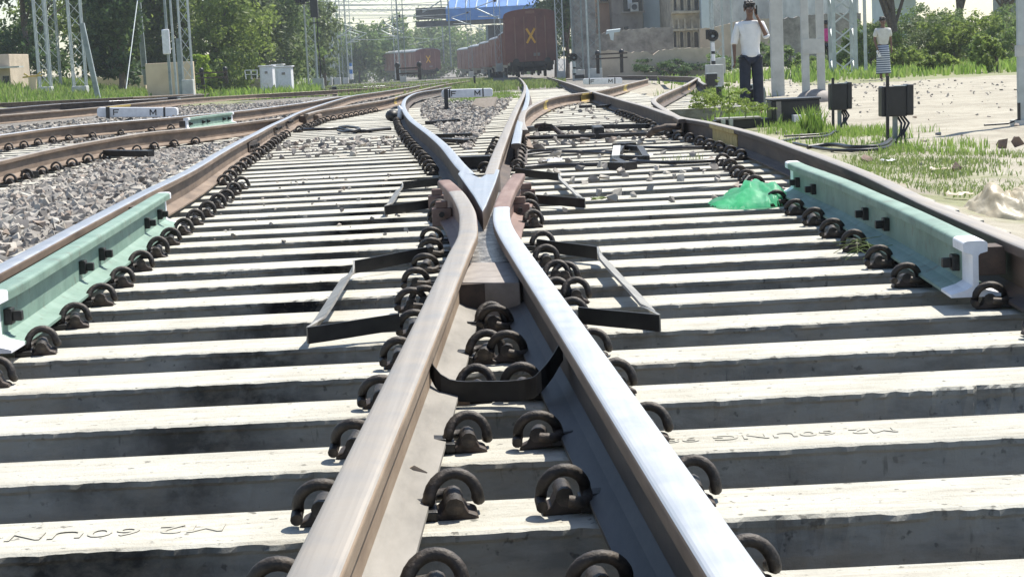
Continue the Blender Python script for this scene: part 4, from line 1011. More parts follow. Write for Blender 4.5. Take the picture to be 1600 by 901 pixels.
scrap(862, 252, .01, .16, M['white_paint'], 'whitish plastic scrap between the black cables'); scrap(936, 312, .01, .09, M['grass_dry'], 'flattened pale green leaf shaped scrap by the strap loop')
scrap(1010, 244, .01, .10, M['white_paint'], 'tiny white scrap beside the rod frame')
# straw on a clip
b = MB()
for k in range(14):
    c_ = on(1350+random.uniform(-12, 22), 388+random.uniform(-8, 12), .05); d_ = Vector((random.uniform(-.1,.1), random.uniform(-.06,.06), random.uniform(-.03,.03))); b.tube([c_-d_, c_+Vector((0,0,.02)), c_+d_], .0014, 4, cap=False)
tag(obj('straw', b, M['grass_dry']), 'dry straw caught on a clip of the right check rail', 'straw', None, 'stuff')
# ------------------------------------------------------------------ buildings and walls
M['plaster_orange'] = vmat('salmon_plaster', (.55,.38,.28), (.66,.48,.37), 1.2, .9, 0, .2, .02)
M['plaster_grey'] = vmat('grey_plaster', (.19,.17,.15), (.32,.29,.26), 1.5, .9, 0, .3, .02, c3=(.40,.37,.33))
M['plaster_blue'] = vmat('pale_blue_panel', (.50,.58,.60), (.60,.68,.70), .8, .7, 0, .05, .01)
M['stone_wall'] = vmat('stone_wall', (.15,.14,.13), (.28,.26,.235), 1.8, .95, 0, .6, .04, c3=(.42,.39,.35))
M['beige_wall'] = vmat('beige_wall', (.42,.35,.27), (.56,.47,.37), 1.4, .95, 0, .5, .03)
M['old_stone'] = vmat('old_carved_stone', (.34,.29,.22), (.62,.55,.43), 2.2, .9, 0, .4, .02)
M['white_wall'] = vmat('streaked_white_wall', (.38,.40,.41), (.68,.70,.71), 1.3, .9, 0, .3, .02, stretch=(1,1,.5))
M['cream_wall'] = vmat('cream_wall', (.58,.46,.31), (.70,.57,.40), 1.0, .9, 0, .1, .01)
M['glass_dark'] = vmat('dark_window', (.012,.013,.015), (.03,.032,.035), 2, .25, 0, 0)
M['blue_sheet'] = vmat('blue_roof_sheet', (.05,.17,.45), (.08,.24,.58), .8, .5, 0, .1)
M['under'] = vmat('dark_soffit', (.05,.055,.06), (.10,.105,.11), 1, .8)
def zgap(px, D): return at(px, 100, D).z*0+ground(at(px, 100, D).x, D)
def pbox(b, px0, px1, py0, py1, D, depth, m=0, toground=False, top=None):
    a_ = at((px0+px1)/2, py1, D); t_ = at((px0+px1)/2, py0, D); x0 = at(px0, py1, D).x; x1 = at(px1, py1, D).x
    z0 = a_.z if not toground else ground((x0+x1)/2, D)-.5; z1 = t_.z if top is None else top
    b.box(x0, x1, D, D+depth, z0, z1, m); return x0, x1, z0, z1
def building(name, px0, px1, py0, py1, D, depth, mat, label, top=None, cat='building', group=None, bandm=None):
    x0 = at(px0, 80, D).x; x1 = at(px1, 80, D).x; g = ground((x0+x1)/2, D); root = thing(name, ((x0+x1)/2, D, g), label, cat, group)
    b = MB(); pbox(b, px0, px1, py0, py1, D, depth, 0, True, top); obj('wall', b, M[mat], root, True, bevel=.03); return root
def window(root, px0, px1, py0, py1, D, arch=False, frame='old_stone', sill=True):
    x0 = at(px0, py1, D).x; x1 = at(px1, py1, D).x; z0 = at((px0+px1)/2, py1, D).z; z1 = at((px0+px1)/2, py0, D).z; w_ = x1-x0
    b = MB(); 
    poly = [(x0, z0), (x1, z0)]
    if arch: poly += [(x1-w_/2+w_/2*math.cos(t), z1-w_/2+w_/2*math.sin(t)) for t in np.linspace(0, math.pi, 9)]
    else: poly += [(x1, z1), (x0, z1)]
    b.prism_y(poly, D-.02, D+.03); wn = obj('window', b, M['glass_dark'], root, True)
    fr = MB(); t_ = .06
    fr.box(x0-t_, x0-.003, D-.09, D-.001, z0, z1); fr.box(x1+.003, x1+t_, D-.09, D-.001, z0, z1); fr.box(x0-t_, x1+t_, D-.09, D-.001, z1+.002, z1+t_)
    f_ = obj('window_frame', MBrel(fr, root), M[frame], wn)
    if sill: s_ = MB(); s_.box(x0-.12, x1+.12, D-.22, D-.001, z0-.10, z0-.004); obj('sill', MBrel(s_, root), M[frame], wn)
def MBrel(b, root):
    o = root.location; b.v = [(v[0]-o.x, v[1]-o.y, v[2]-o.z) for v in b.v]; return b
D = 110
r_ = building('plastered_house', 926, 957, -60, 60, 112, 8, 'plaster_orange', 'salmon plastered house wall behind the grey lattice mast', cat='house', group='houses behind the stone wall')
window(r_, 938, 950, -45, 3, 112, sill=True)
r_ = building('plastered_house', 957, 1006, -70, 60, 110, 8, 'plaster_grey', 'grey-brown rendered house with an air conditioner under its window', cat='house', group='houses behind the stone wall')
window(r_, 974, 1004, -30, 18, 110, frame='plaster_grey'); window(r_, 975, 982, 42, 47, 110, frame='plaster_grey', sill=False)
b = MB(); pbox(b, 981, 988, -20, 14, 109.9, .06); obj('pale_curtain', b, M['white_wall'], r_, True)
x = at(989, 12, 109.3); root = thing('air_conditioner', x, 'boxy air conditioner unit hung below the grey house window', 'air conditioner')
b = MB(); b.box(-.15,.33,0,.5,-.25,.28); obj('unit_body', b, M['concrete_old'], root, bevel=.02)
b = MB(); b.tube([(.09,-.01,.02),(.09,.0,.02)], .17, 14); obj('fan_grille', b, M['under'], root)
building('panelled_house', 1006, 1053, -70, 60, 111, 8, 'plaster_blue', 'smooth pale blue-grey house wall between the grey house and the carved facade', cat='house', group='houses behind the stone wall')
# carved old house
D = 104
r_ = building('carved_house', 1050, 1096, -70, 78, D, 8, 'old_stone', 'old carved stone house with two rows of narrow windows and a bracketed ledge', cat='house')
for row, (y0, y1, ar) in enumerate(((-28, 17, False), (50, 74, True))):
    for (a_, b2) in ((1053, 1057), (1063, 1068), (1074, 1079), (1085, 1091.5)):
        window(r_, a_, b2, y0, y1, D, ar)
b = MB(); pbox(b, 1049, 1097, 17.5, 21, D-.45, .45); obj('ledge', b, M['old_stone'], r_, True)
b = MB(); pbox(b, 1049, 1097, 45, 48, D-.35, .35); obj('ledge', b, M['old_stone'], r_, True)
for px in (1051, 1060, 1070, 1081, 1093):
    b = MB(); x0 = at(px, 45, D).x; z0 = at(px, 45, D).z; b.prism([(x0-.06, D-.002), (x0+.06, D-.002), (x0+.06, D-.4), (x0-.06, D-.4)], z0, z0+.12); b.prism([(x0-.05, D-.002), (x0+.05, D-.002), (x0+.05, D-.2), (x0-.05, D-.2)], z0+.12, z0+.55); obj('bracket', b, M['old_stone'], r_, True)
    b = MB(); pbox(b, px-1.0, px+.9, -30, 17, D-.13, .13); obj('column', b, M['old_stone'], r_, True)
building('pale_pillar', 1097, 1114, -70, 60, 103, 1.5, 'plaster_blue', 'tall pale blue pillar right of the carved stone house', cat='pillar')
building('long_wall', 1114, 1212, -70, 42, 108, 6, 'white_wall', 'streaked whitish building wall behind the man in the white shirt', cat='building')
building('long_wall', 1213, 1342, -70, 25, 106, 6, 'white_wall', 'streaked whitish building wall seen between the pale pole and lattice mast', cat='building')
# stone boundary wall pieces with ragged top
def wall(px0, px1, tops, pyb, D, mat, label, depth=.5):
    x0 = at(px0, pyb, D).x; x1 = at(px1, pyb, D).x; n = 40; top_ = []
    for i in range(n+1):
        t = i/n; px = px0+(px1-px0)*t; py = np.interp(px, [p[0] for p in tops], [p[1] for p in tops]); p = at(px, py, D); top_.append((p.x, p.z+noise.noise(Vector((px*.3, 2, D)))*.07))
    zb = min(ground(x0, D), ground(x1, D))-.5; poly = [(x0, zb), (x1, zb)]+top_[::-1]
    b = MB(); b.prism_y(poly, D, D+depth); return tag(obj('boundary_wall', b, M[mat]), label, 'wall', 'boundary walls on the right')
wall(930, 1052, [(930,55),(950,50),(970,48),(1010,44),(1040,43),(1052,42)], 110, 99, 'stone_wall', 'dark weathered plaster wall in front of the grey house, with washing on it')
wall(933, 1128, [(933,80),(975,80),(985,82),(1010,80),(1020,86),(1030,79),(1060,76),(1128,74)], 112, 96.5, 'beige_wall', 'low beige wall along the foot of the carved stone house')
wall(1094, 1212, [(1094,45),(1120,42),(1150,34),(1212,28)], 110, 98, 'beige_wall', 'brown and beige wall behind the man in the white shirt')
wall(1222, 1345, [(1222,30),(1260,24),(1345,20)], 100, 97.5, 'stone_wall', 'dark stone wall behind the twin posts and the person in pink')
wall(1335, 1420, [(1335,46),(1420,44)], 88, 92, 'plaster_blue', 'low pale capped wall behind the man in the striped wrap')
r_ = building('tarpaulin_shed', 1382, 1432, -5, 38, 90, 3, 'plaster_blue', 'pale blue shed behind the tree over the man in striped wrap', cat='shed')
b = MB(); b.box(at(1378,0,89.8).x, at(1434,0,89.8).x, 89.7, 93.1, at(1400,-6,90).z, at(1400,-9,90).z); obj('roof', b, M['galv'], r_, True)
r_ = building('corrugated_wall', 1560, 1640, -40, 30, 90, 1, 'galv_dark', 'dark corrugated wall at the right edge above the bushes', cat='wall')
b = MB(); a_ = at(955, 48, 98.9); root = thing('washing', a_, 'pale blue washing draped over the dark plaster wall', 'washing')
b = MB(); b.add([(-.25,-.03,.0),(.5,-.03,.05),(.45,-.04,-.1),(.15,-.04,-.12),(.1,-.05,-.55),(-.05,-.05,-.5),(-.12,-.04,-.15),(-.3,-.04,-.2),
   (-.25,.03,.04),(.5,.03,.09),(.45,.0,-.1),(.15,.0,-.12),(.1,-.01,-.55),(-.05,-.01,-.5),(-.12,.0,-.15),(-.3,.0,-.2)], [(0,1,2,3,6,7),(3,4,5,6),(8,15,14,11,10,9),(11,14,13,12),(0,8,9,1),(1,9,10,2),(2,10,11,3),(3,11,12,4),(4,12,13,5),(5,13,14,6),(6,14,15,7),(7,15,8,0)]); obj('cloth', b, M['plaster_blue'], root)
# grey pillar structure left of the houses
b = MB(); pbox(b, 897, 931, -70, 40, 108, 3, 0, True); tag(obj('stone_pillar', b, M['stone_wall'], bevel=.05), 'tall dark grey stone pillar behind the lattice masts right of the wagon', 'pillar')
# left side walls
b = MB(); pbox(b, 229, 303, 98, 134, 74, .4, 0, True); tag(obj('cream_wall', b, M['cream_wall'], bevel=.02), 'cream painted wall behind the round dark tree and masts', 'wall')
b = MB(); pbox(b, 150, 228, 120, 136, 86, .4, 0, True); tag(obj('cream_wall', b, M['cream_wall'], bevel=.02), 'low cream wall glimpsed under the round dark tree', 'wall')
b = MB(); pbox(b, 330, 420, 124, 134, 98, .4, 0, True); tag(obj('cream_wall', b, M['beige_wall'], bevel=.02), 'low beige wall between the black barrier and the cabinets', 'wall')
D = 72; x0 = at(-30, 130, D); root = thing('low_shed', (at(5,130,D).x, D, ground(at(5,130,D).x, D)), 'low beige shed with a flat ledge at the left edge', 'shed')
b = MB(); pbox(b, -40, 18, 86, 138, D, 3, 0, True); obj('wall', b, M['beige_wall'], root, True, bevel=.02)
b = MB(); pbox(b, -42, 30, 105, 107.5, D-.7, .7); obj('ledge', b, M['concrete_old'], root, True)
b = MB(); pbox(b, 5, 15, 119, 131, D-.02, .03); obj('window', b, M['glass_dark'], root, True)
b = MB(); pbox(b, 28, 62, 117, 138, D+6, .5, 0, True); tag(obj('wall_stub', b, M['beige_wall'], bevel=.02), 'short beige wall behind the yellow post at left', 'wall')
D = 66; p = gat(49, D); root = thing('yellow_stand', p, 'small yellow stand with dark arms beside the low shed', 'stand')
b = MB(); b.cyl((0,0), .12, 0, .62, 8, 0, .16); obj('stem', b, M['cream_wall'], root)
b = MB(); b.bar((-.35,0,.62),(.35,0,.66),.06,.06); b.bar((-.3,0,.75),(-.1,0,.62),.05); b.bar((.3,0,.78),(.1,0,.62),.05); obj('arms', b, M['yellow'], root)
# ------------------------------------------------------------------ masts
def lattice(px, pyb, D, w_, H, label, mat='galv', lean=0.0, group='lattice masts along the tracks', d_=None, brace=.55, leg=.05, base=True, name='lattice_mast', taper=1.0):
    p = at(px, pyb, D); d_ = d_ or w_*.6; root = thing(name, p, label, 'mast', group); root.rotation_euler = (0, lean, 0)
    b = MB()
    for sx in (-1, 1):
        for sy in (0, 1): b.bar((sx*w_/2, sy*d_, -.6), (sx*w_/2*taper, sy*d_, H), leg, leg)
    obj('legs', b, M[mat], root)
    b = MB(); n = int(H/brace)
    for sy in (0, 1):
        for i in range(n):
            s_ = 1 if (i+sy) % 2 else -1; q0 = w_/2*(1+(taper-1)*i/n); q1 = w_/2*(1+(taper-1)*(i+1)/n)
            b.bar((s_*q0, sy*d_, i*brace), (-s_*q1, sy*d_, (i+1)*brace), leg*.6, leg*.35)
    for sx in (-1, 1):
        for i in range(0, n, 2): b.bar((sx*w_/2, 0, i*brace), (sx*w_/2, d_, (i+1)*brace), leg*.5, leg*.3)
    obj('lattice_bracing', b, M[mat], root)
    if base: b = MB(); b.box(-w_*.6, w_*.6, -.1, d_+.1, -.6, .03); obj('footing', b, M['concrete_old'], root, bevel=.03)
    return root
lattice(70, 137, 68, .42, 9, 'grey lattice mast nearest the low shed at far left', lean=0.0)
lattice(85, 134, 80, .5, 9, 'thin lattice mast just right of the first one at far left', 'galv_dark')
lattice(124, 136, 70, .48, 9, 'pale green-grey lattice mast left of the leaning rail post', 'galv')
lattice(293, 126, 72, .38, 9, 'lattice mast right of the cream wall beside the white boxed pole')
lattice(441, 105, 118, .42, 9, 'thin lattice mast behind the white cabinets', 'galv')
lattice(456, 108, 125, .3, 9, 'second thin lattice mast right of the cabinets', 'galv_dark')
lattice(489, 131, 100, .5, 10, 'tall lattice signal mast near the middle left carrying a black signal', 'galv', leg=.06)
for k, (px, D, m_) in enumerate([(513,150,'galv'),(527,170,'galv'),(540,190,'galv_dark'),(548,220,'galv'),(506,205,'galv_dark'),(520,240,'galv_dark'),(533,260,'galv')]):
    lattice(px, 122 if D < 200 else 117, D, .5, 10, f'thin distant mast in the crowded row right of the signal mast, {ordn(k+1)} of them', m_, group='distant masts in the crowded row', brace=.9)
for k, (px, D, pyb, m_) in enumerate([(630,150,120,'galv_dark'),(621,190,115,'galv'),(736,200,112,'galv_dark'),(755,230,108,'galv_dark'),(780,140,100,'galv')]):
    lattice(px, pyb, D, .45, 11, ['dark mast rising out of the short wagon rake','pale mast behind the short wagon rake','dark mast under the blue roof, left of two','dark mast under the blue roof, right of two','pale mast behind the brown wagon'][k], m_, group='masts among the wagons', brace=.8)
lattice(877, 112, 108, .42, 9, 'pale lattice mast close behind the right side of the brown wagon', leg=.06)
lattice(904, 110, 98, .55, 9, 'wide grey lattice mast against the stone pillar', 'galv_dark', leg=.07)
lattice(930, 108, 95, .6, 9, 'grey lattice mast left of the black barrier by the stone wall', 'galv_dark', leg=.07)
lattice(1122, 92, 70, .45, 8, 'slim lattice mast with a slanting stay behind the small signal')
lattice(1321, 116, 57, .68, 8, 'large grey lattice mast behind the twin posts', 'galv', brace=.5, leg=.11, d_=.6)
def pole(px, pyb, D, r_, H, label, mat='concrete_old', square=True, lean=0, name='pole', group='single poles', extra=None):
    p = at(px, pyb, D); root = thing(name, p, label, 'pole', group); root.rotation_euler = (0, lean, 0)
    b = MB(); (b.box(-r_, r_, -r_*.7, r_*.7, -.8, H) if square else b.cyl((0,0), r_, -.8, H, 10, 0, r_*.7)); obj('shaft', b, M[mat], root, bevel=.008 if square else 0); return root
r_ = pole(1216, 152, 37, .125, 7, 'broad pale concrete pole right of the man in the white shirt')
b = MB(); b.box(-.2,.2,-.2,.2,-.5,.03); obj('footing', b, M['plate'], r_, bevel=.01)
r_ = pole(1598, 190, 21, .055, 6, 'pale square pole standing on the sand at the right edge', 'galv'); b = MB(); b.bar((-.06,-.06,.0),(-.06,-.06,.22),.03); b.tube([(-.06,-.06,.03),(-.2,-.1,-.01),(-.5,-.2,-.01)], .012, 6); obj('earthing_cable', b, M['black'], r_)
b = MB(); b.box(-.12,.12,-.1,.1,-.4,.02); b.box(-.07,.07,-.05,.05,1.05-.3,1.05-.17); obj('clamp_band', b, M['concrete_old'], r_)
r_ = pole(1352, 70, 52, .045, 6, 'thin pale post behind the third mast near the bushes', 'galv')
r_ = pole(226, 105, 82, .10, 8, 'plain grey pole beside the slanting stay left of the cream wall', 'galv_dark', lean=-.02)
r_ = pole(221, 90, 84, .05, 8, 'thin pale pole next to the plain grey pole', 'galv', False)
r_ = pole(266, 128, 70, .06, 8, 'dark pole carrying a white box beside the cream wall', 'galv_dark', False)
b = MB(); b.box(-.17,.12,-.2,-.07,1.05,2.0); obj('white_box', b, M['white_paint'], r_, bevel=.04)
r_ = pole(275, 130, 71, .05, 8, 'pale round pole right of the white boxed pole', 'galv', False)
r_ = pole(283, 132, 72, .08, 1.8, 'short grey post between the poles and the lattice mast', 'galv_dark')
r_ = pole(920, 116, 92, .05, 8, 'slender bright pole in front of the stone pillar masts', 'galv', False)
r_ = pole(1145, 105, 74, .05, 7, 'thin grey pole left of the man in the white shirt', 'galv', False)
r_ = pole(1115, 60, 76, .04, 7, 'thin pole just above the small signal', 'galv', False)
r_ = pole(151, 146, 62, .07, 2.4, 'leaning rail post with pale edge in the left grass', 'galv_dark', lean=-.14)
b = MB(); b.box(.072,.10,-.05,.05,-.5,2.4); obj('pale_edge', b, M['galv'], r_)
a_ = at(197, 139, 66); b2 = at(220, -40, 70); b = MB(); b.tube([a_, b2], .022, 6); tag(obj('mast_stay', b, M['galv']), 'slanting pale stay rising right across the round dark tree', 'stay')
# twin posts
p = at(1274, 158, 33); root = thing('twin_post', p, 'pair of pale concrete posts joined by a plate on one round footing', 'post')
k = 33/F
for px in (1260, 1284): b = MB(); b.box((px-1274)*k-.066,(px-1274)*k+.066,-.06,.06,0,6.5); obj('post', b, M['concrete_old'], root, bevel=.008)
b = MB(); b.box((1255-1274)*k,(1289-1274)*k,-.075,-.062,(158-85)*k,(158-62)*k); obj('joining_plate', b, M['concrete_old'], root, bevel=.004)
b = MB(); b.ball((0,0,-.02), (.38,.35,.24), 0, 8, 20); obj('footing', b, M['plate'], root)
b = MB(); b.bar((.075, .03, .0), (.075, .03, 6.4), .03, .03); obj('dark_conduit', b, M['black'], root)
# small dwarf signals
def dwarf(px, pyt, pyb, D, label, big=True):
    k = D/F; H = (pyb-pyt)*k; p = at(px, pyb, D); root = thing('dwarf_signal', p, label, 'signal', 'small ground signals')
    b = MB(); b.cyl((0,0), .05, 0, H*.62, 8); obj('post', b, M['white_paint'] if big else M['galv'], root)
    b = MB(); b.cyl((0,0), .055, H*.30, H*.38, 8); b.cyl((0,0), .06, H*.0, H*.10, 8); obj('black_band', b, M['black'], root)
    b = MB(); b.tube([(0,-.02,H*.82),(0,.10,H*.82)], H*.17, 14); b.box(-H*.19,-H*.02,.03,.10,H*.72,H*1.0); obj('signal_head', b, M['black'], root)
    b = MB(); b.tube([(0,-.13,H*.84),(0,-.02,H*.84)], [H*.10,H*.08], 12, 0, False); obj('hood', b, M['black'], root)
    b = MB(); b.ball((0,-.03,H*.80), (H*.06,.03,H*.05)); obj('lens', b, M['galv'], root)
    return root
dwarf(1115, 47, 101, 52, 'small black ground signal on a white post left of the man in the white shirt')
dwarf(898, 84, 118, 66, 'small black ground signal beside the stone pillar right of the wagon', False)
b = MB(); p = at(1116, 101, 52); b.box(p.x-.24, p.x+.24, 51.8, 52.3, -.4, p.z-.004); tag(obj('concrete_block', b, M['concrete_old'], bevel=.02), 'grey concrete block under the small signal by the white shirt man', 'block')
b = MB(); p = at(906, 123, 64); b.box(p.x-.17, p.x+.17, 63.9, 64.3, p.z-.0, p.z+.14); tag(obj('ground_box', b, M['black'], bevel=.01), 'small black ground box below the signal right of the wagon', 'box')
# black barrier frames
def barrier(px0, px1, pyt, pyb, D, label, bars, ext0=0, ext1=0):
    k = D/F; p = at((px0+px1)/2, pyb, D); H = (pyb-pyt)*k; W = (px1-px0)*k; root = thing('track_barrier', p, label, 'barrier', 'black barriers with crossbars')
    for s_ in (-1, 1): b = MB(); b.bar((s_*W/2+s_*0, .25*1, 0), (s_*W/2-s_*.0, 0, H*.9), .16*D/90, .16*D/90); b.ball((s_*W/2, 0, H*.92), (.13*D/90, .1, .14*D/90)); obj('post', b, M['black'], root)
    for q in bars: b = MB(); b.bar((-W/2-ext0*k, -.1, H*q), (W/2+ext1*k, -.1, H*q), .07*D/90, .07*D/90); obj('crossbar', b, M['rust_dark'], root)
    return root
barrier(316, 353, 108, 131, 74, 'black barrier with two crossbars in the grass left of the cabinets', (.42,.74), 6, 4)
barrier(622, 656, 100, 125, 130, 'black barrier standing in front of the short wagon rake', (.4,.72), 0, 0)
barrier(935, 972, 80, 114, 85, 'black barrier with rusty crossbars in front of the stone wall', (.66,.86), 4, 9)
# cabinets
def cabinet(px0, px1, py0, py1, D, label):
    k = D/F; p = at((px0+px1)/2, py1, D); W = (px1-px0)*k; H = (py1-py0)*k; root = thing('relay_cabinet', p, label, 'cabinet', 'white relay cabinets')
    b = MB(); b.box(-W/2, W/2, 0, .9, -.3, H*.94); obj('cabinet_body', b, M['white_paint'], root, bevel=.03)
    b = MB(); b.box(-W/2-.06, W/2+.06, -.06, .96, H*.94, H); obj('lid', b, M['white_paint'], root, bevel=.02)
    b = MB(); b.box(-W*.38, W*.38, -.03, -.001, H*.08, H*.86); obj('door', b, M['white_paint'], root, bevel=.01)
    b = MB(); b.box(-W*.10, W*.12, -.05, -.031, H*.58, H*.70); obj('brown_plate', b, M['plate'], root)
cabinet(407, 427, 103, 133, 84, 'left of the two white relay cabinets beside the trees'); cabinet(432, 456, 104, 136, 82, 'right of the two white relay cabinets, nearer the signal mast'); cabinet(427, 442, 101, 128, 88, 'white relay cabinet standing behind and between the other two')
for k_, (px, lab) in enumerate(((387,'small white frame stool left of the cabinets'),(396,'second small white frame right by the cabinets'))):
    p = gat(px, 86, .0); root = thing('white_frame', p, lab, 'frame', 'small white frames'); b = MB()
    for s_ in (-1, 1): b.bar((s_*.12,0,0),(s_*.16,0,.42),.04)
    b.bar((-.16,0,.42),(.16,0,.42),.04); b.bar((-.14,0,.22),(.14,0,.22),.03); obj('frame_bars', b, M['white_paint'], root); root.location.z = at(px,124,86).z
# signal head on the tall mast
p = at(476, 5, 99.5); root = thing('colour_signal', p, 'black multi-arm colour light signal on the tall lattice mast', 'signal')
for k_, (dx, dz) in enumerate(((-.35,.15),(-.1,.1),(.15,.2))): b = MB(); b.tube([(dx,-.2,dz),(dx,.1,dz)], .16, 12); b.tube([(dx,-.4,dz+.03),(dx,-.2,dz+.02)], [.15,.13], 12, 0, False); obj('lamp_hood', b, M['black'], root)
b = MB(); b.bar((-.5,0,-.05),(.6,0,-.05),.06); b.box(.3,.7,-.15,.15,-.8,.9); b.bar((.3,0,-1.1),(.75,0,-1.1),.06); obj('bracket', b, M['black'], root)
b = MB(); b.tube([(.62,0,-.8),(.60,-.05,-2.2),(.66,-.05,-3.4),(.62,0,-4.2)], .035, 6); obj('cable_run', b, M['black'], root)
b = MB(); b.tube([(-.15+.6,-.2,-4.9),(-.15+.6,-.2,-3.1+.4)], .08, 8); b.box(.2,.8,-.35,.0,-4.7,-4.1); obj('junction_box', b, M['galv'], root)
p = at(549, 124, 170); root = thing('dwarf_signal', p, 'tiny blue and white striped post right of the crowded masts', 'signal post'); b = MB(); b.cyl((0,0),.13,0,.5,8); b.cyl((0,0),.14,.9,1.2,8); obj('white_bands', b, M['white_paint'], root); b = MB(); b.cyl((0,0),.14,.5,.9,8); b.cyl((0,0),.12,1.2,1.5,8); obj('blue_bands', b, M['blue_sheet'], root)
# ------------------------------------------------------------------ blue roofed bridge
D = 215; cx = at(760, 30, D); root = thing('foot_bridge', (cx.x, D, ground(cx.x, D)), 'blue roofed foot bridge crossing high over the tracks', 'bridge')
b = MB(); x0, x1, z0, z1 = pbox(b, 697, 842, 12, 30, D-1.6, 3.2); obj('blue_fascia', b, M['blue_sheet'], root, True)
b = MB(); za = at(760,12,D).z; xa, xb = at(697,12,D).x, at(850,12,D).x
b.add([(xa,D-1.65,za+.002),(xb,D-1.65,za+.002),(xb-3,D+2,za+2.4),(xa+1,D+2,za+2.4),(xa,D-1.65,za-.1),(xb,D-1.65,za-.1),(xb-3,D+2,za+2.3),(xa+1,D+2,za+2.3)], [(0,1,2,3),(7,6,5,4),(0,4,5,1),(1,5,6,2),(2,6,7,3),(3,7,4,0)]); obj('roof', b, M['blue_sheet'], root, True)
for px in (712, 728, 744, 760, 776, 792, 808): b = MB(); x_ = at(px, 12, D).x; b.bar((x_,D-1.7,za+.02),(x_+.5,D+1.9,za+2.42),.12,.12); obj('roof_rib', b, M['plaster_blue'], root, True)
b = MB(); pbox(b, 650, 800, 30.3, 39, D-1.2, 2.8); pbox(b, 650, 697, 12, 30, D-1.2, 2.8); obj('deck', b, M['under'], root, True)
for px in (762, 785): b = MB(); pbox(b, px, px+ (4 if px > 770 else 3), 39.2, 100, D-.5, .5, 0, True); obj('pier', b, M['galv_dark'], root, True)
b = MB(); pbox(b, 760, 791, 39.2, 66, D+1, .3, 0, True); obj('stair_screen', b, M['under'], root, True)
# ------------------------------------------------------------------ gantries, brackets and wires
def gantry(px0, px1, py, D, label, h_=.7):
    a_ = at(px0, py, D); b2 = at(px1, py, D); root = thing('portal_gantry', a_, label, 'gantry', 'steel gantries over the tracks'); W = (b2-a_).x
    b = MB()
    for z in (0, h_):
        for y in (0, .6): b.bar((0,y,z),(W,y,z+(b2-a_).z),.09,.09)
    obj('chords', b, M['galv'], root); b = MB(); n = int(W/.9)
    for i in range(n): s_ = i % 2; b.bar((W*i/n,0,h_*s_),(W*(i+1)/n,0,h_*(1-s_)),.05,.04); b.bar((W*i/n,.6,h_*(1-s_)),(W*(i+1)/n,.6,h_*s_),.05,.04)
    obj('lattice_bracing', b, M['galv'], root)
    for q in (0, W): b = MB(); b.bar((q,0,-7),(q,0,1.2),.13,.13); b.bar((q,.6,-7),(q,.6,1.2),.13,.13); obj('leg', b, M['galv_dark'], root)
gantry(505, 700, 8, 190, 'high steel gantry spanning the left tracks at the top of the photo')
gantry(515, 690, 24, 240, 'second steel gantry further away below the high one')
def wire(a_, b2, label, r_=.018, sag=.15, group='overhead wires', mat='galv'):
    P = [at(*a_), at(*b2)]; n = 12; pts_ = [P[0].lerp(P[1], i/n)-Vector((0,0,sag*math.sin(math.pi*i/n))) for i in range(n+1)]
    b = MB(); b.tube(pts_, r_, 5, cap=False); tag(obj('overhead_wire', b, M[mat]), label, 'wire', group)
WI = [((500,9,150),(700,2,150)),((498,17,160),(720,12,160)),((502,26,190),(700,23,190)),((540,30,220),(720,20,220)),((560,12,210),(690,30,210)),((600,44,230),(700,40,230)),((590,52,240),(690,62,240)),((560,62,240),(640,58,240)),((500,3,140),(640,-6,140)),((520,38,250),(760,30,250)),((700,42,200),(790,36,200)),((640,70,220),(700,54,220))]
for k_, (a_, b2) in enumerate(WI): wire(a_, b2, f'pale overhead wire between the gantries at top centre, {ordn(k_+1)} from the top left', .03 if k_ % 2 else .022)
# contact wires running towards the camera over the tracks (out of sight above)
def bracket(px, py, D, dx, label):
    p = at(px, py, D); root = thing('cantilever_bracket', p, label, 'bracket', 'cantilever brackets on the masts'); k = D/F
    b = MB(); b.tube([(0,0,0),(dx*k,0,.9)], .05, 6); b.tube([(0,0,1.5),(dx*k,0,.95)], .035, 6); b.tube([(0,0,.2),(dx*k*.9,0,.25)], .03, 6); obj('tubes', b, M['galv'], root)
    b = MB(); b.tube([(dx*k*.1,0,1.42),(dx*k*.2,0,1.37)], .10, 8); obj('insulator', b, M['black'], root)
for k_, (px, py, D, dx) in enumerate([(630,52,150,-28),(621,60,190,-25),(540,70,190,22),(548,66,220,25),(736,40,200,-30),(755,48,230,-22),(527,60,170,24),(660,20,150,30),(780,30,140,-36)]):
    bracket(px, py, D, dx, f'pale steel cantilever bracket over the far tracks, {ordn(k_+1)} of the scattered set')
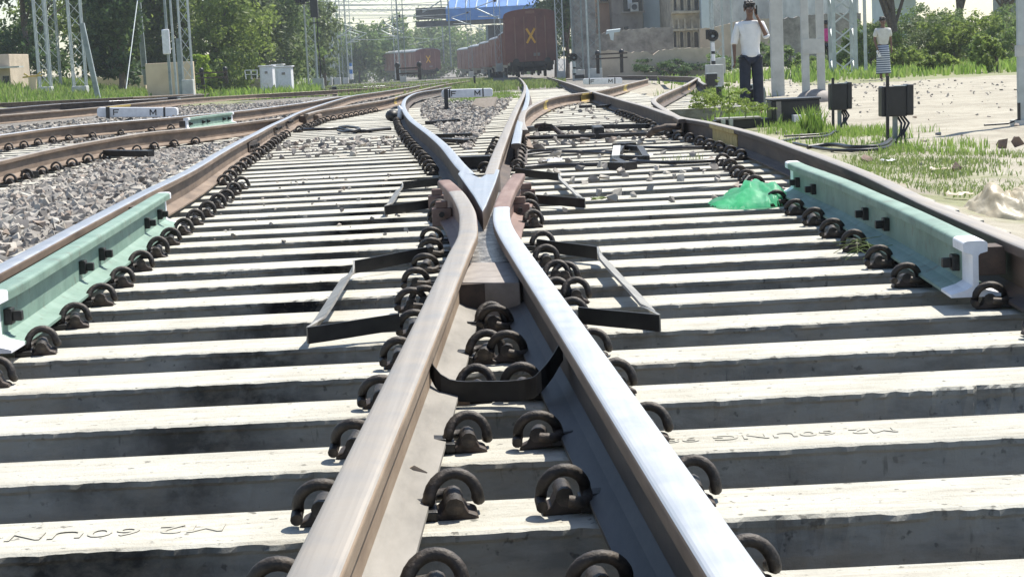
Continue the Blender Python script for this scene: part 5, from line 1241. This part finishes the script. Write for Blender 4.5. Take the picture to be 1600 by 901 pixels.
# ------------------------------------------------------------------ wagons
M['wagon'] = vmat('wagon_maroon', (.17,.070,.056), (.24,.098,.078), 1.2, .6, 0, .1, .01)
M['wagon_dusty'] = vmat('wagon_dusty_side', (.20,.085,.06), (.30,.15,.11), .8, .7, 0, .1, .01, c3=(.34,.24,.19))
M['wagon_roof'] = vmat('wagon_roof', (.28,.29,.30), (.42,.44,.45), .8, .5, .3, 0)
M['orange'] = vmat('orange_paint', (.75,.38,.03), (.85,.48,.06), 10, .6)
def wagon(p, rz, L, W, H0, H1, label, cross=True, group='brown wagons', brownroof=True, doors=(), xs=.52):
    """origin: near end at rail level, length along local +y"""
    root = thing('rail_wagon', p, label, 'wagon', group); root.rotation_euler = (0, 0, rz); eave = H1-.42
    arc = [(W/2*math.cos(t)*(1.0), eave+.42*math.sin(t)**.8) for t in np.linspace(0, math.pi, 15)]
    body = MB(); body.prism_y([(-W/2, H0), (W/2, H0)]+[(a_*.985, b_-.02) for a_, b_ in arc], 0, L); obj('body', body, M['wagon'] if cross else M['wagon_dusty'], root)
    rf = MB(); n = len(arc); vs = [(a_*1.02, -.06, b_+.0) for a_, b_ in arc]+[(a_*1.02, L+.06, b_+.0) for a_, b_ in arc]+[(a_*.97, -.06, b_-.05) for a_, b_ in arc]+[(a_*.97, L+.06, b_-.05) for a_, b_ in arc]
    fs = [(i, i+1, n+i+1, n+i) for i in range(n-1)]+[(2*n+i+1, 2*n+i, 3*n+i, 3*n+i+1) for i in range(n-1)]+[(i+1, i, 2*n+i, 2*n+i+1) for i in range(n-1)]+[(n+i, n+i+1, 3*n+i+1, 3*n+i) for i in range(n-1)]
    rf.add(vs, fs, 0, False); obj('roof', rf, M['wagon'] if brownroof else M['wagon_roof'], root)
    if cross:
        for q in (-.30, -.12, .10, .28): b = MB(); b.box(q*W-.035, q*W+.035, -.05, -.001, H0+.02, eave-.06); obj('end_rib', b, M['wagon_dusty'], root)
        b = MB(); b.box(-W/2, W/2, -.07, -.001, eave-.06, eave+.02); b.box(-W/2,W/2,-.06,-.001,H0-.04,H0+.06); obj('end_beam', b, M['wagon'], root)
        b = MB(); b.box(-.28,.28,-.04,-.001,eave+.12,eave+.30); obj('end_plate', b, M['wagon_dusty'], root)
        zc = H0+(H1-H0)*.48; b = MB(); 
        for s_ in (-1, 1): b.bar((s_*-.26*xs/.52,-.075,zc-.45*xs/.52), (s_*.26*xs/.52,-.075,zc+.45*xs/.52), .13*xs/.52, .012*(1 if s_ > 0 else 1.6), up=(0,1,0))
        obj('painted_cross', b, M['orange'], root)
        b = MB(); b.box(.12,.52,-.03,-.002,H0+.28,H0+.48); obj('number_plate', b, M['plate'], root)
        for s_ in (-1, 1): b = MB(); b.cyl((0,0),.1,0,0); 
        for s_ in (-1, 1): b = MB(); b.tube([(s_*W*.30,-.02,H0-.02),(s_*W*.30,-.45,H0-.02)], .09, 8); b.tube([(s_*W*.30,-.45,H0-.02),(s_*W*.30,-.52,H0-.02)], .20, 12); obj('buffer', b, M['black'], root)
        b = MB(); b.bar((0,-.02,H0-.1),(0,-.4,H0-.15),.12); b.tube([(.12,-.2,H0-.1),(.14,-.3,H0-.45),(.05,-.2,H0-.6)], .04, 6); b.tube([(-.5,-.1,H0-.1),(-.52,-.2,H0-.5)], .04, 6); obj('coupling', b, M['black'], root)
    b = MB(); b.box(-W*.42, W*.42, .1, L-.1, H0-.30, H0-.005); b.box(-W*.46, W*.46, L*.35, L*.65, .35, H0-.3); obj('underframe', b, M['black'], root)
    for y in (1.6, 4.2, L-4.2, L-1.6):
        b = MB()
        for s_ in (-1, 1): b.tube([(s_*.84-.07,y,.46),(s_*.84+.07,y,.46)], .46, 16)
        b.tube([(-.9,y,.46),(.9,y,.46)], .09, 6); obj('wheelset', b, M['black'], root)
    for y in (2.9, L-2.9): b = MB(); b.box(-1.2,-1.0,y-1.8,y+1.8,.35,.85); b.box(1.0,1.2,y-1.8,y+1.8,.35,.85); obj('bogie_frame', b, M['black'], root)
    for k_ in range(int(L/1.8)+1):
        y = .02+k_*(L-.1)/int(L/1.8); b = MB(); b.box(-W/2-.05,-W/2-.001,y,y+.08,H0,eave); obj('side_rib', b, M['wagon_dusty'], root)
    for (y0, y1, mm) in doors: b = MB(); b.box(-W/2-.06,-W/2-.001,y0,y1,H0+.12,eave-.15); obj('door', b, M[mm], root)
    return root
LX = lambda D: float(np.interp(D, [113,151,175,196,220,246,275], [.30,.42,.15,-.75,-2.0,-3.8,-6.6]))
def zr(D): return at(831, 121, 113).z-.0083*(D-113)
W_ = 3.25; names = ['brown wagon end with an orange cross filling the centre background']+[f'dusty brown coach curving away behind the crossed wagon, {ordn(k)} behind it' for k in range(1, 7)]
for k_ in range(7):
    D0 = 113+k_*23.5; D1 = D0+22.5; x0, x1 = LX(D0), LX(D1); rz = -math.atan2(x1-x0, D1-D0)
    c0 = Vector((x0+W_/2, D0, zr(D0)))
    wagon(c0, rz, 22.5, W_, 1.02, 4.22, names[k_], k_ == 0, 'brown coaches of the long train', k_ == 0, ((6, 8.2, 'wagon'), (14, 16.2, 'wagon')) if k_ else ())
DD = 235; p = at(670.5, 121, DD); wagon(p, .19, 11.5, 3.25, 1.0, 3.75, 'short brown van with an orange cross at its end, on the left', True, 'short rake of vans on the left', False, ((3.5, 6, 'wagon_dusty'),))
M['wagon_pale'] = vmat('pale_van_side', (.30,.22,.19), (.42,.34,.30), .8, .7, 0, 0)
p2 = p+Vector((-math.sin(.19)*12.3, math.cos(.19)*12.3, 0)); wagon(p2, .30, 11, 3.25, 1.0, 3.75, 'pale sided van at the left end of the short rake', False, 'short rake of vans on the left', False, ((3.5, 6, 'wagon'),))
# ------------------------------------------------------------------ people
M['skin'] = vmat('skin', (.16,.085,.055), (.20,.11,.072), 20, .55, 0, 0)
M['hair'] = vmat('hair', (.008,.007,.006), (.02,.017,.015), 40, .5)
M['shirt'] = vmat('white_shirt', (.74,.74,.74), (.82,.82,.83), 8, .8, 0, .3, .01)
M['jeans'] = vmat('dark_jeans', (.010,.014,.028), (.022,.028,.05), 10, .8, 0, .3, .01)
M['tee'] = vmat('grey_white_tee', (.55,.54,.50), (.66,.65,.62), 8, .8, 0, .3, .01)
M['pink'] = vmat('pink_top', (.62,.05,.25), (.75,.09,.33), 8, .8)
s = NT('striped_wrap'); v = s.coord((0, 0, 1)); wv = s.n('TexWave', wave_type='BANDS', bands_direction='Z'); wv.inputs['Scale'].default_value = 5.6; s.l(v, wv.inputs[0]); s.col(s.ramp(wv.outputs['Fac'], [(.48, (.07,.09,.15)), (.58, (.60,.62,.66))])); M['lungi'] = s.pr(.85)
def skin(name, nodes, edges, mat, parent, sub=2):
    """nodes: name -> (x,y,z,rx,ry); first node is the root"""
    keys = list(nodes); me = bpy.data.meshes.new(name); me.from_pydata([nodes[k][:3] for k in keys], [(keys.index(a_), keys.index(b_)) for a_, b_ in edges], [])
    o = bpy.data.objects.new(name, me); C.objects.link(o); sk = o.modifiers.new('s', 'SKIN'); sk.use_smooth_shade = True
    for i, k in enumerate(keys):
        n_ = nodes[k]; me.skin_vertices[0].data[i].radius = (n_[3], n_[4] if len(n_) > 4 else n_[3]); me.skin_vertices[0].data[i].use_root = (i == 0)
    ss = o.modifiers.new('d', 'SUBSURF'); ss.levels = sub; ss.render_levels = sub
    bpy.context.view_layer.update(); m2 = bpy.data.meshes.new_from_object(o.evaluated_get(bpy.context.evaluated_depsgraph_get())); bpy.data.objects.remove(o)
    m2.materials.clear(); m2.materials.append(mat)
    for p_ in m2.polygons: p_.use_smooth = True
    return link(name, m2, parent)
def chain(keys): return list(zip(keys[:-1], keys[1:]))
def hand(nodes, edges, wrist, base, d, palm, side):
    """adds palm and five fingers; d = direction of the fingers, side = direction towards the thumb"""
    d = Vector(d).normalized(); sd_ = Vector(side).normalized(); b = Vector(base); nrm = d.cross(sd_)
    nodes[wrist+'p'] = (*(b+d*.045), .030, .017); edges.append((wrist, wrist+'p'))
    for k_, (off, ln) in enumerate(((.024,.068),(.008,.078),(-.008,.072),(-.023,.056))):
        a_ = b+d*.075+sd_*off; c_ = a_+d*ln*.5+nrm*.012; e_ = a_+d*ln*.85+nrm*.032
        nodes[f'{wrist}f{k_}a'] = (*a_, .009); nodes[f'{wrist}f{k_}b'] = (*c_, .0082); nodes[f'{wrist}f{k_}c'] = (*e_, .007)
        edges += [(wrist+'p', f'{wrist}f{k_}a'), (f'{wrist}f{k_}a', f'{wrist}f{k_}b'), (f'{wrist}f{k_}b', f'{wrist}f{k_}c')]
    t0 = b+d*.02+sd_*.03; t1 = b+d*.055+sd_*.048+nrm*.01
    nodes[wrist+'t0'] = (*t0, .011); nodes[wrist+'t1'] = (*t1, .009); edges += [(wrist+'p', wrist+'t0'), (wrist+'t0', wrist+'t1')]
def body(root, pose, h=1.70, build=1.0, legs=((-.10,0),(.11,0)), turn=0, shorts=False):
    """figure facing -Y; pose gives elbow and wrist for the left (-x) and right (+x) image sides"""
    s = h/1.70; N = {}; E = []
    def P(k, x, y, z, rx, ry=None): N[k] = (x*s, y*s, z*s, rx*s*build, (ry or rx)*s*build)
    P('pelvis',0,0,.93,.145,.105); P('waist',0,0,1.07,.13,.095); P('chest',0,-.005,1.25,.155,.105); P('upper',0,0,1.355,.125,.082); P('neckb',0,0,1.425,.062,.058); P('neck',0,-.006,1.475,.050,.052); P('headlo',0,-.022,1.535,.058,.070); P('headmid',0,-.015,1.60,.072,.088); P('headtop',0,-.005,1.66,.058,.07)
    E += chain(['pelvis','waist','chest','upper','neckb','neck','headlo','headmid','headtop'])
    for sg, k in ((-1,'L'),(1,'R')):
        P('sh'+k, sg*.175,0,1.365,.056,.054); E.append(('upper','sh'+k)); el, wr = pose[k]
        P('el'+k,*el,.040,.038); P('wr'+k,*wr,.026,.022); E += [('sh'+k,'el'+k),('el'+k,'wr'+k)]
        lx, ly = legs[0 if k == 'L' else 1]
        P('hip'+k, sg*.085,0,.86,.088,.09); P('kn'+k, (sg*.09+lx)/2*1.0, ly*.5-.02, .48,.056,.058); P('an'+k, lx, ly, .09,.036,.04); P('toe'+k, lx+sg*.03, ly-.15,.035,.036,.022)
        E += [('pelvis','hip'+k),('hip'+k,'kn'+k),('kn'+k,'an'+k),('an'+k,'toe'+k)]
        el_ = Vector(N['el'+k][:3]); wr_ = Vector(N['wr'+k][:3]); hand(N, E, 'wr'+k, wr_, (wr_-el_), 0, (0,-1,0) if pose[k][1][2] < 1.2 else (-.7,-.7,.1))
    o = skin('body', N, E, M['skin'], root)
    # face
    z = 1.60*s; b = MB()
    for sg in (-1,1): b.ball((sg*.030*s,-.093*s,z+.008*s), (.012*s,.008*s,.006*s))
    obj('eyes', b, M['white_paint'], root); b = MB()
    for sg in (-1,1): b.ball((sg*.030*s,-.1*s,z+.008*s), (.0055*s,.004*s,.0055*s)); b.ball((sg*.030*s,-.096*s,z+.026*s), (.018*s,.006*s,.004*s))
    obj('brows', b, M['hair'], root)
    b = MB(); b.ball((0,-.106*s,z-.014*s), (.013*s,.02*s,.022*s)); b.ball((-.076*s,-.01*s,z-.005*s), (.012*s,.02*s,.03*s)); b.ball((.076*s,-.01*s,z-.005*s), (.012*s,.02*s,.03*s)); b.ball((0,-.094*s,z-.058*s),(.04*s,.02*s,.022*s)); obj('nose', b, M['skin'], root)
    b = MB(); b.ball((0,-.100*s,z-.047*s), (.024*s,.008*s,.006*s)); obj('mouth', b, M['rust_dark'], root)
    b = MB(); b.ball((0,.018*s,z+.045*s), (.088*s,.098*s,.078*s), 0, 8, 16)
    for k in range(26):
        a_ = random.uniform(0, 6.28); q = random.uniform(0, .06); b.ball((math.cos(a_)*q*s, (.0+math.sin(a_)*q)*s-.005*s, z+.090*s+random.uniform(-.008,.012)*s), .03*s)
    for k in range(8): b.ball(((-.055+k*.0157)*s, -.066*s, z+.072*s+random.uniform(-.004,.008)*s), .024*s)
    obj('hair', b, M['hair'], root); return N, s
def sub(N, s, keys, edges, grow, mat, name, root, over={}):
    n2 = {}
    for k in keys:
        v_ = over.get(k) or N[k]; n2[k] = (v_[0], v_[1], v_[2], v_[3]+grow*s, (v_[4] if len(v_) > 4 else v_[3])+grow*s)
    return skin(name, n2, edges, mat, root)
# man in white shirt, phone at his ear
p = at(1176, 184, 27.3); root = thing('person', p, 'man in white shirt and dark jeans holding a phone to his ear', 'person'); root.rotation_euler = (0,0,R(4))
N, s = body(root, {'L': ((-.24,.02,1.12), (-.25,-.03,.88)), 'R': ((.235,-.08,1.17), (.100,-.10,1.47))}, 1.72, .92, ((-.11,.02),(.10,.0)))
def mid(a_, b_, t, r_): 
    A, B = Vector(N[a_][:3]), Vector(N[b_][:3]); c_ = A.lerp(B, t); return (*c_, r_, r_)
ov = {'wl': mid('elL','wrL',.15,.042*s), 'wrr': mid('elR','wrR',.15,.042*s), 'hem': (0,0,.86*s,.15*s,.12*s), 'collar': (0,0,1.425*s,.07*s,.062*s)}
sub(N, s, ['chest','waist','pelvis','hem','upper','neckb','shL','elL','wl','shR','elR','wrr'], [('chest','waist'),('waist','pelvis'),('pelvis','hem'),('chest','upper'),('upper','neckb'),('upper','shL'),('shL','elL'),('elL','wl'),('upper','shR'),('shR','elR'),('elR','wrr')], .020, M['shirt'], 'shirt', root, {**ov, 'neckb': (0,.004,1.43*s,.050*s,.046*s), 'chest': (0,0,1.24*s,.142*s,.10*s), 'waist': (0,0,1.07*s,.128*s,.098*s), 'pelvis': (0,0,.95*s,.13*s,.105*s)})
sub(N, s, ['pelvis','hipL','knL','anL','hipR','knR','anR'], [('pelvis','hipL'),('hipL','knL'),('knL','anL'),('pelvis','hipR'),('hipR','knR'),('knR','anR')], .018, M['jeans'], 'trousers', root, {'pelvis': (0,0,.92*s,.105*s,.075*s), 'anL': (*N['anL'][:3], .062*s), 'anR': (*N['anR'][:3], .062*s), 'knL': (*N['knL'][:3], .068*s), 'knR': (*N['knR'][:3], .068*s)})
b = MB()
for k in ('L','R'): q = N['toe'+k]; b.ball((q[0], q[1]+.06, .035), (.05,.14,.04))
obj('shoes', b, M['black'], root)
w_ = Vector(N['wrR'][:3])+Vector((-.015,-.015,.11)); ph = thing('mobile_phone', root.matrix_basis @ w_, 'dark mobile phone held at the ear of the man in white', 'phone'); b = MB(); b.box(-.006,.006,-.035,.035,-.07,.07); obj('phone_body', b, M['black'], ph, bevel=.003)
# man in striped wrap
p = at(1381, 128, 47.5); root = thing('person', p, 'man in pale tee shirt and blue striped wrap standing on the sand', 'person'); root.rotation_euler = (0,0,R(10))
N, s = body(root, {'L': ((-.235,.02,1.12), (-.20,-.12,.87)), 'R': ((.235,.04,1.12), (.235,.0,.88))}, 1.66, 1.0, ((-.06,.04),(.07,-.05)))
sub(N, s, ['chest','waist','pelvis','upper','neckb','shL','el1','shR','el2'], [('chest','waist'),('waist','pelvis'),('chest','upper'),('upper','neckb'),('upper','shL'),('shL','el1'),('upper','shR'),('shR','el2')], .022, M['tee'], 'tee_shirt', root, {'el1': mid('shL','elL',.75,.05*s), 'el2': mid('shR','elR',.75,.05*s), 'neckb': (0,.004,1.425*s,.050*s,.046*s)})
b = MB(); prof = [(.98,.155,.12),(.8,.175,.14),(.5,.185,.15),(.26,.20,.17),(.22,.205,.175)]; n = 28; vs = []; fs = []
for z, rx, ry in prof:
    for k in range(n): a_ = k/n*2*math.pi; f_ = 1+.03*math.sin(a_*7)*(1.1-z); vs.append((rx*f_*math.cos(a_)*s, ry*f_*math.sin(a_)*s, z*s))
for i in range(len(prof)-1):
    for k in range(n): fs.append((i*n+k, (i+1)*n+k, (i+1)*n+(k+1) % n, i*n+(k+1) % n))
b.add(vs, fs, 0, True); o = obj('striped_wrap', b, M['lungi'], root); m_ = o.modifiers.new('t', 'SOLIDIFY'); m_.thickness = .008
b = MB()
for k in ('L','R'): q = N['toe'+k]; b.ball((q[0], q[1]+.06, .02), (.045,.13,.025))
obj('sandals', b, M['black'], root)
w_ = Vector(N['wrL'][:3])+Vector((.0,-.03,-.09)); q = thing('paper_packet', root.matrix_basis @ w_, 'small white packet held by the man in the striped wrap', 'packet'); q.rotation_euler = (0,-.4,0); b = MB(); b.box(-.035,.035,-.03,.03,-.12,.06); obj('packet_body', b, M['white_paint'], q, bevel=.01)
# person in pink walking
p = at(1292, 108, 62); root = thing('person', p, 'person in a pink top and dark trousers half hidden behind the twin posts', 'person'); root.rotation_euler = (0,0,R(200))
N, s = body(root, {'L': ((-.25,.05,1.14), (-.22,-.12,.95)), 'R': ((.25,.05,1.12), (.26,.10,.88))}, 1.62, 1.0, ((-.09,.14),(.09,-.16)))
sub(N, s, ['chest','waist','pelvis','upper','neckb','shL','el1','shR','el2'], [('chest','waist'),('waist','pelvis'),('chest','upper'),('upper','neckb'),('upper','shL'),('shL','el1'),('upper','shR'),('shR','el2')], .024, M['pink'], 'pink_top', root, {'el1': mid('shL','elL',.9,.05*s), 'el2': mid('shR','elR',.9,.05*s), 'neckb': (0,.004,1.425*s,.050*s,.046*s)})
sub(N, s, ['pelvis','hipL','knL','anL','hipR','knR','anR'], [('pelvis','hipL'),('hipL','knL'),('knL','anL'),('pelvis','hipR'),('hipR','knR'),('knR','anR')], .02, M['black'], 'trousers', root, {'anL': (*N['anL'][:3], .055*s), 'anR': (*N['anR'][:3], .055*s)})
# ------------------------------------------------------------------ haze
HAZE = 0.0005
if HAZE:
    b = MB(); b.box(-330, 330, -12, 620, -12, 40); s = NT('haze_air'); s.t.nodes.remove(s.b); pv = s.n('VolumePrincipled'); pv.inputs['Color'].default_value = (.86,.93,1,1); pv.inputs['Density'].default_value = HAZE; pv.inputs['Anisotropy'].default_value = .3
    s.l(pv.outputs[0], s.t.nodes['Material Output'].inputs['Volume']); o = obj('haze', b, s.m); tag(o, kind='stuff')
    scene.cycles.volume_bounces = 0; scene.cycles.volume_max_steps = 64
scene.cycles.max_bounces = 6; scene.cycles.transparent_max_bounces = 8
scene.cycles.use_denoising = True
for o in list(C.objects):
    if o.parent is None and 'label' in o and 'kind' not in o: o['kind'] = 'thing'
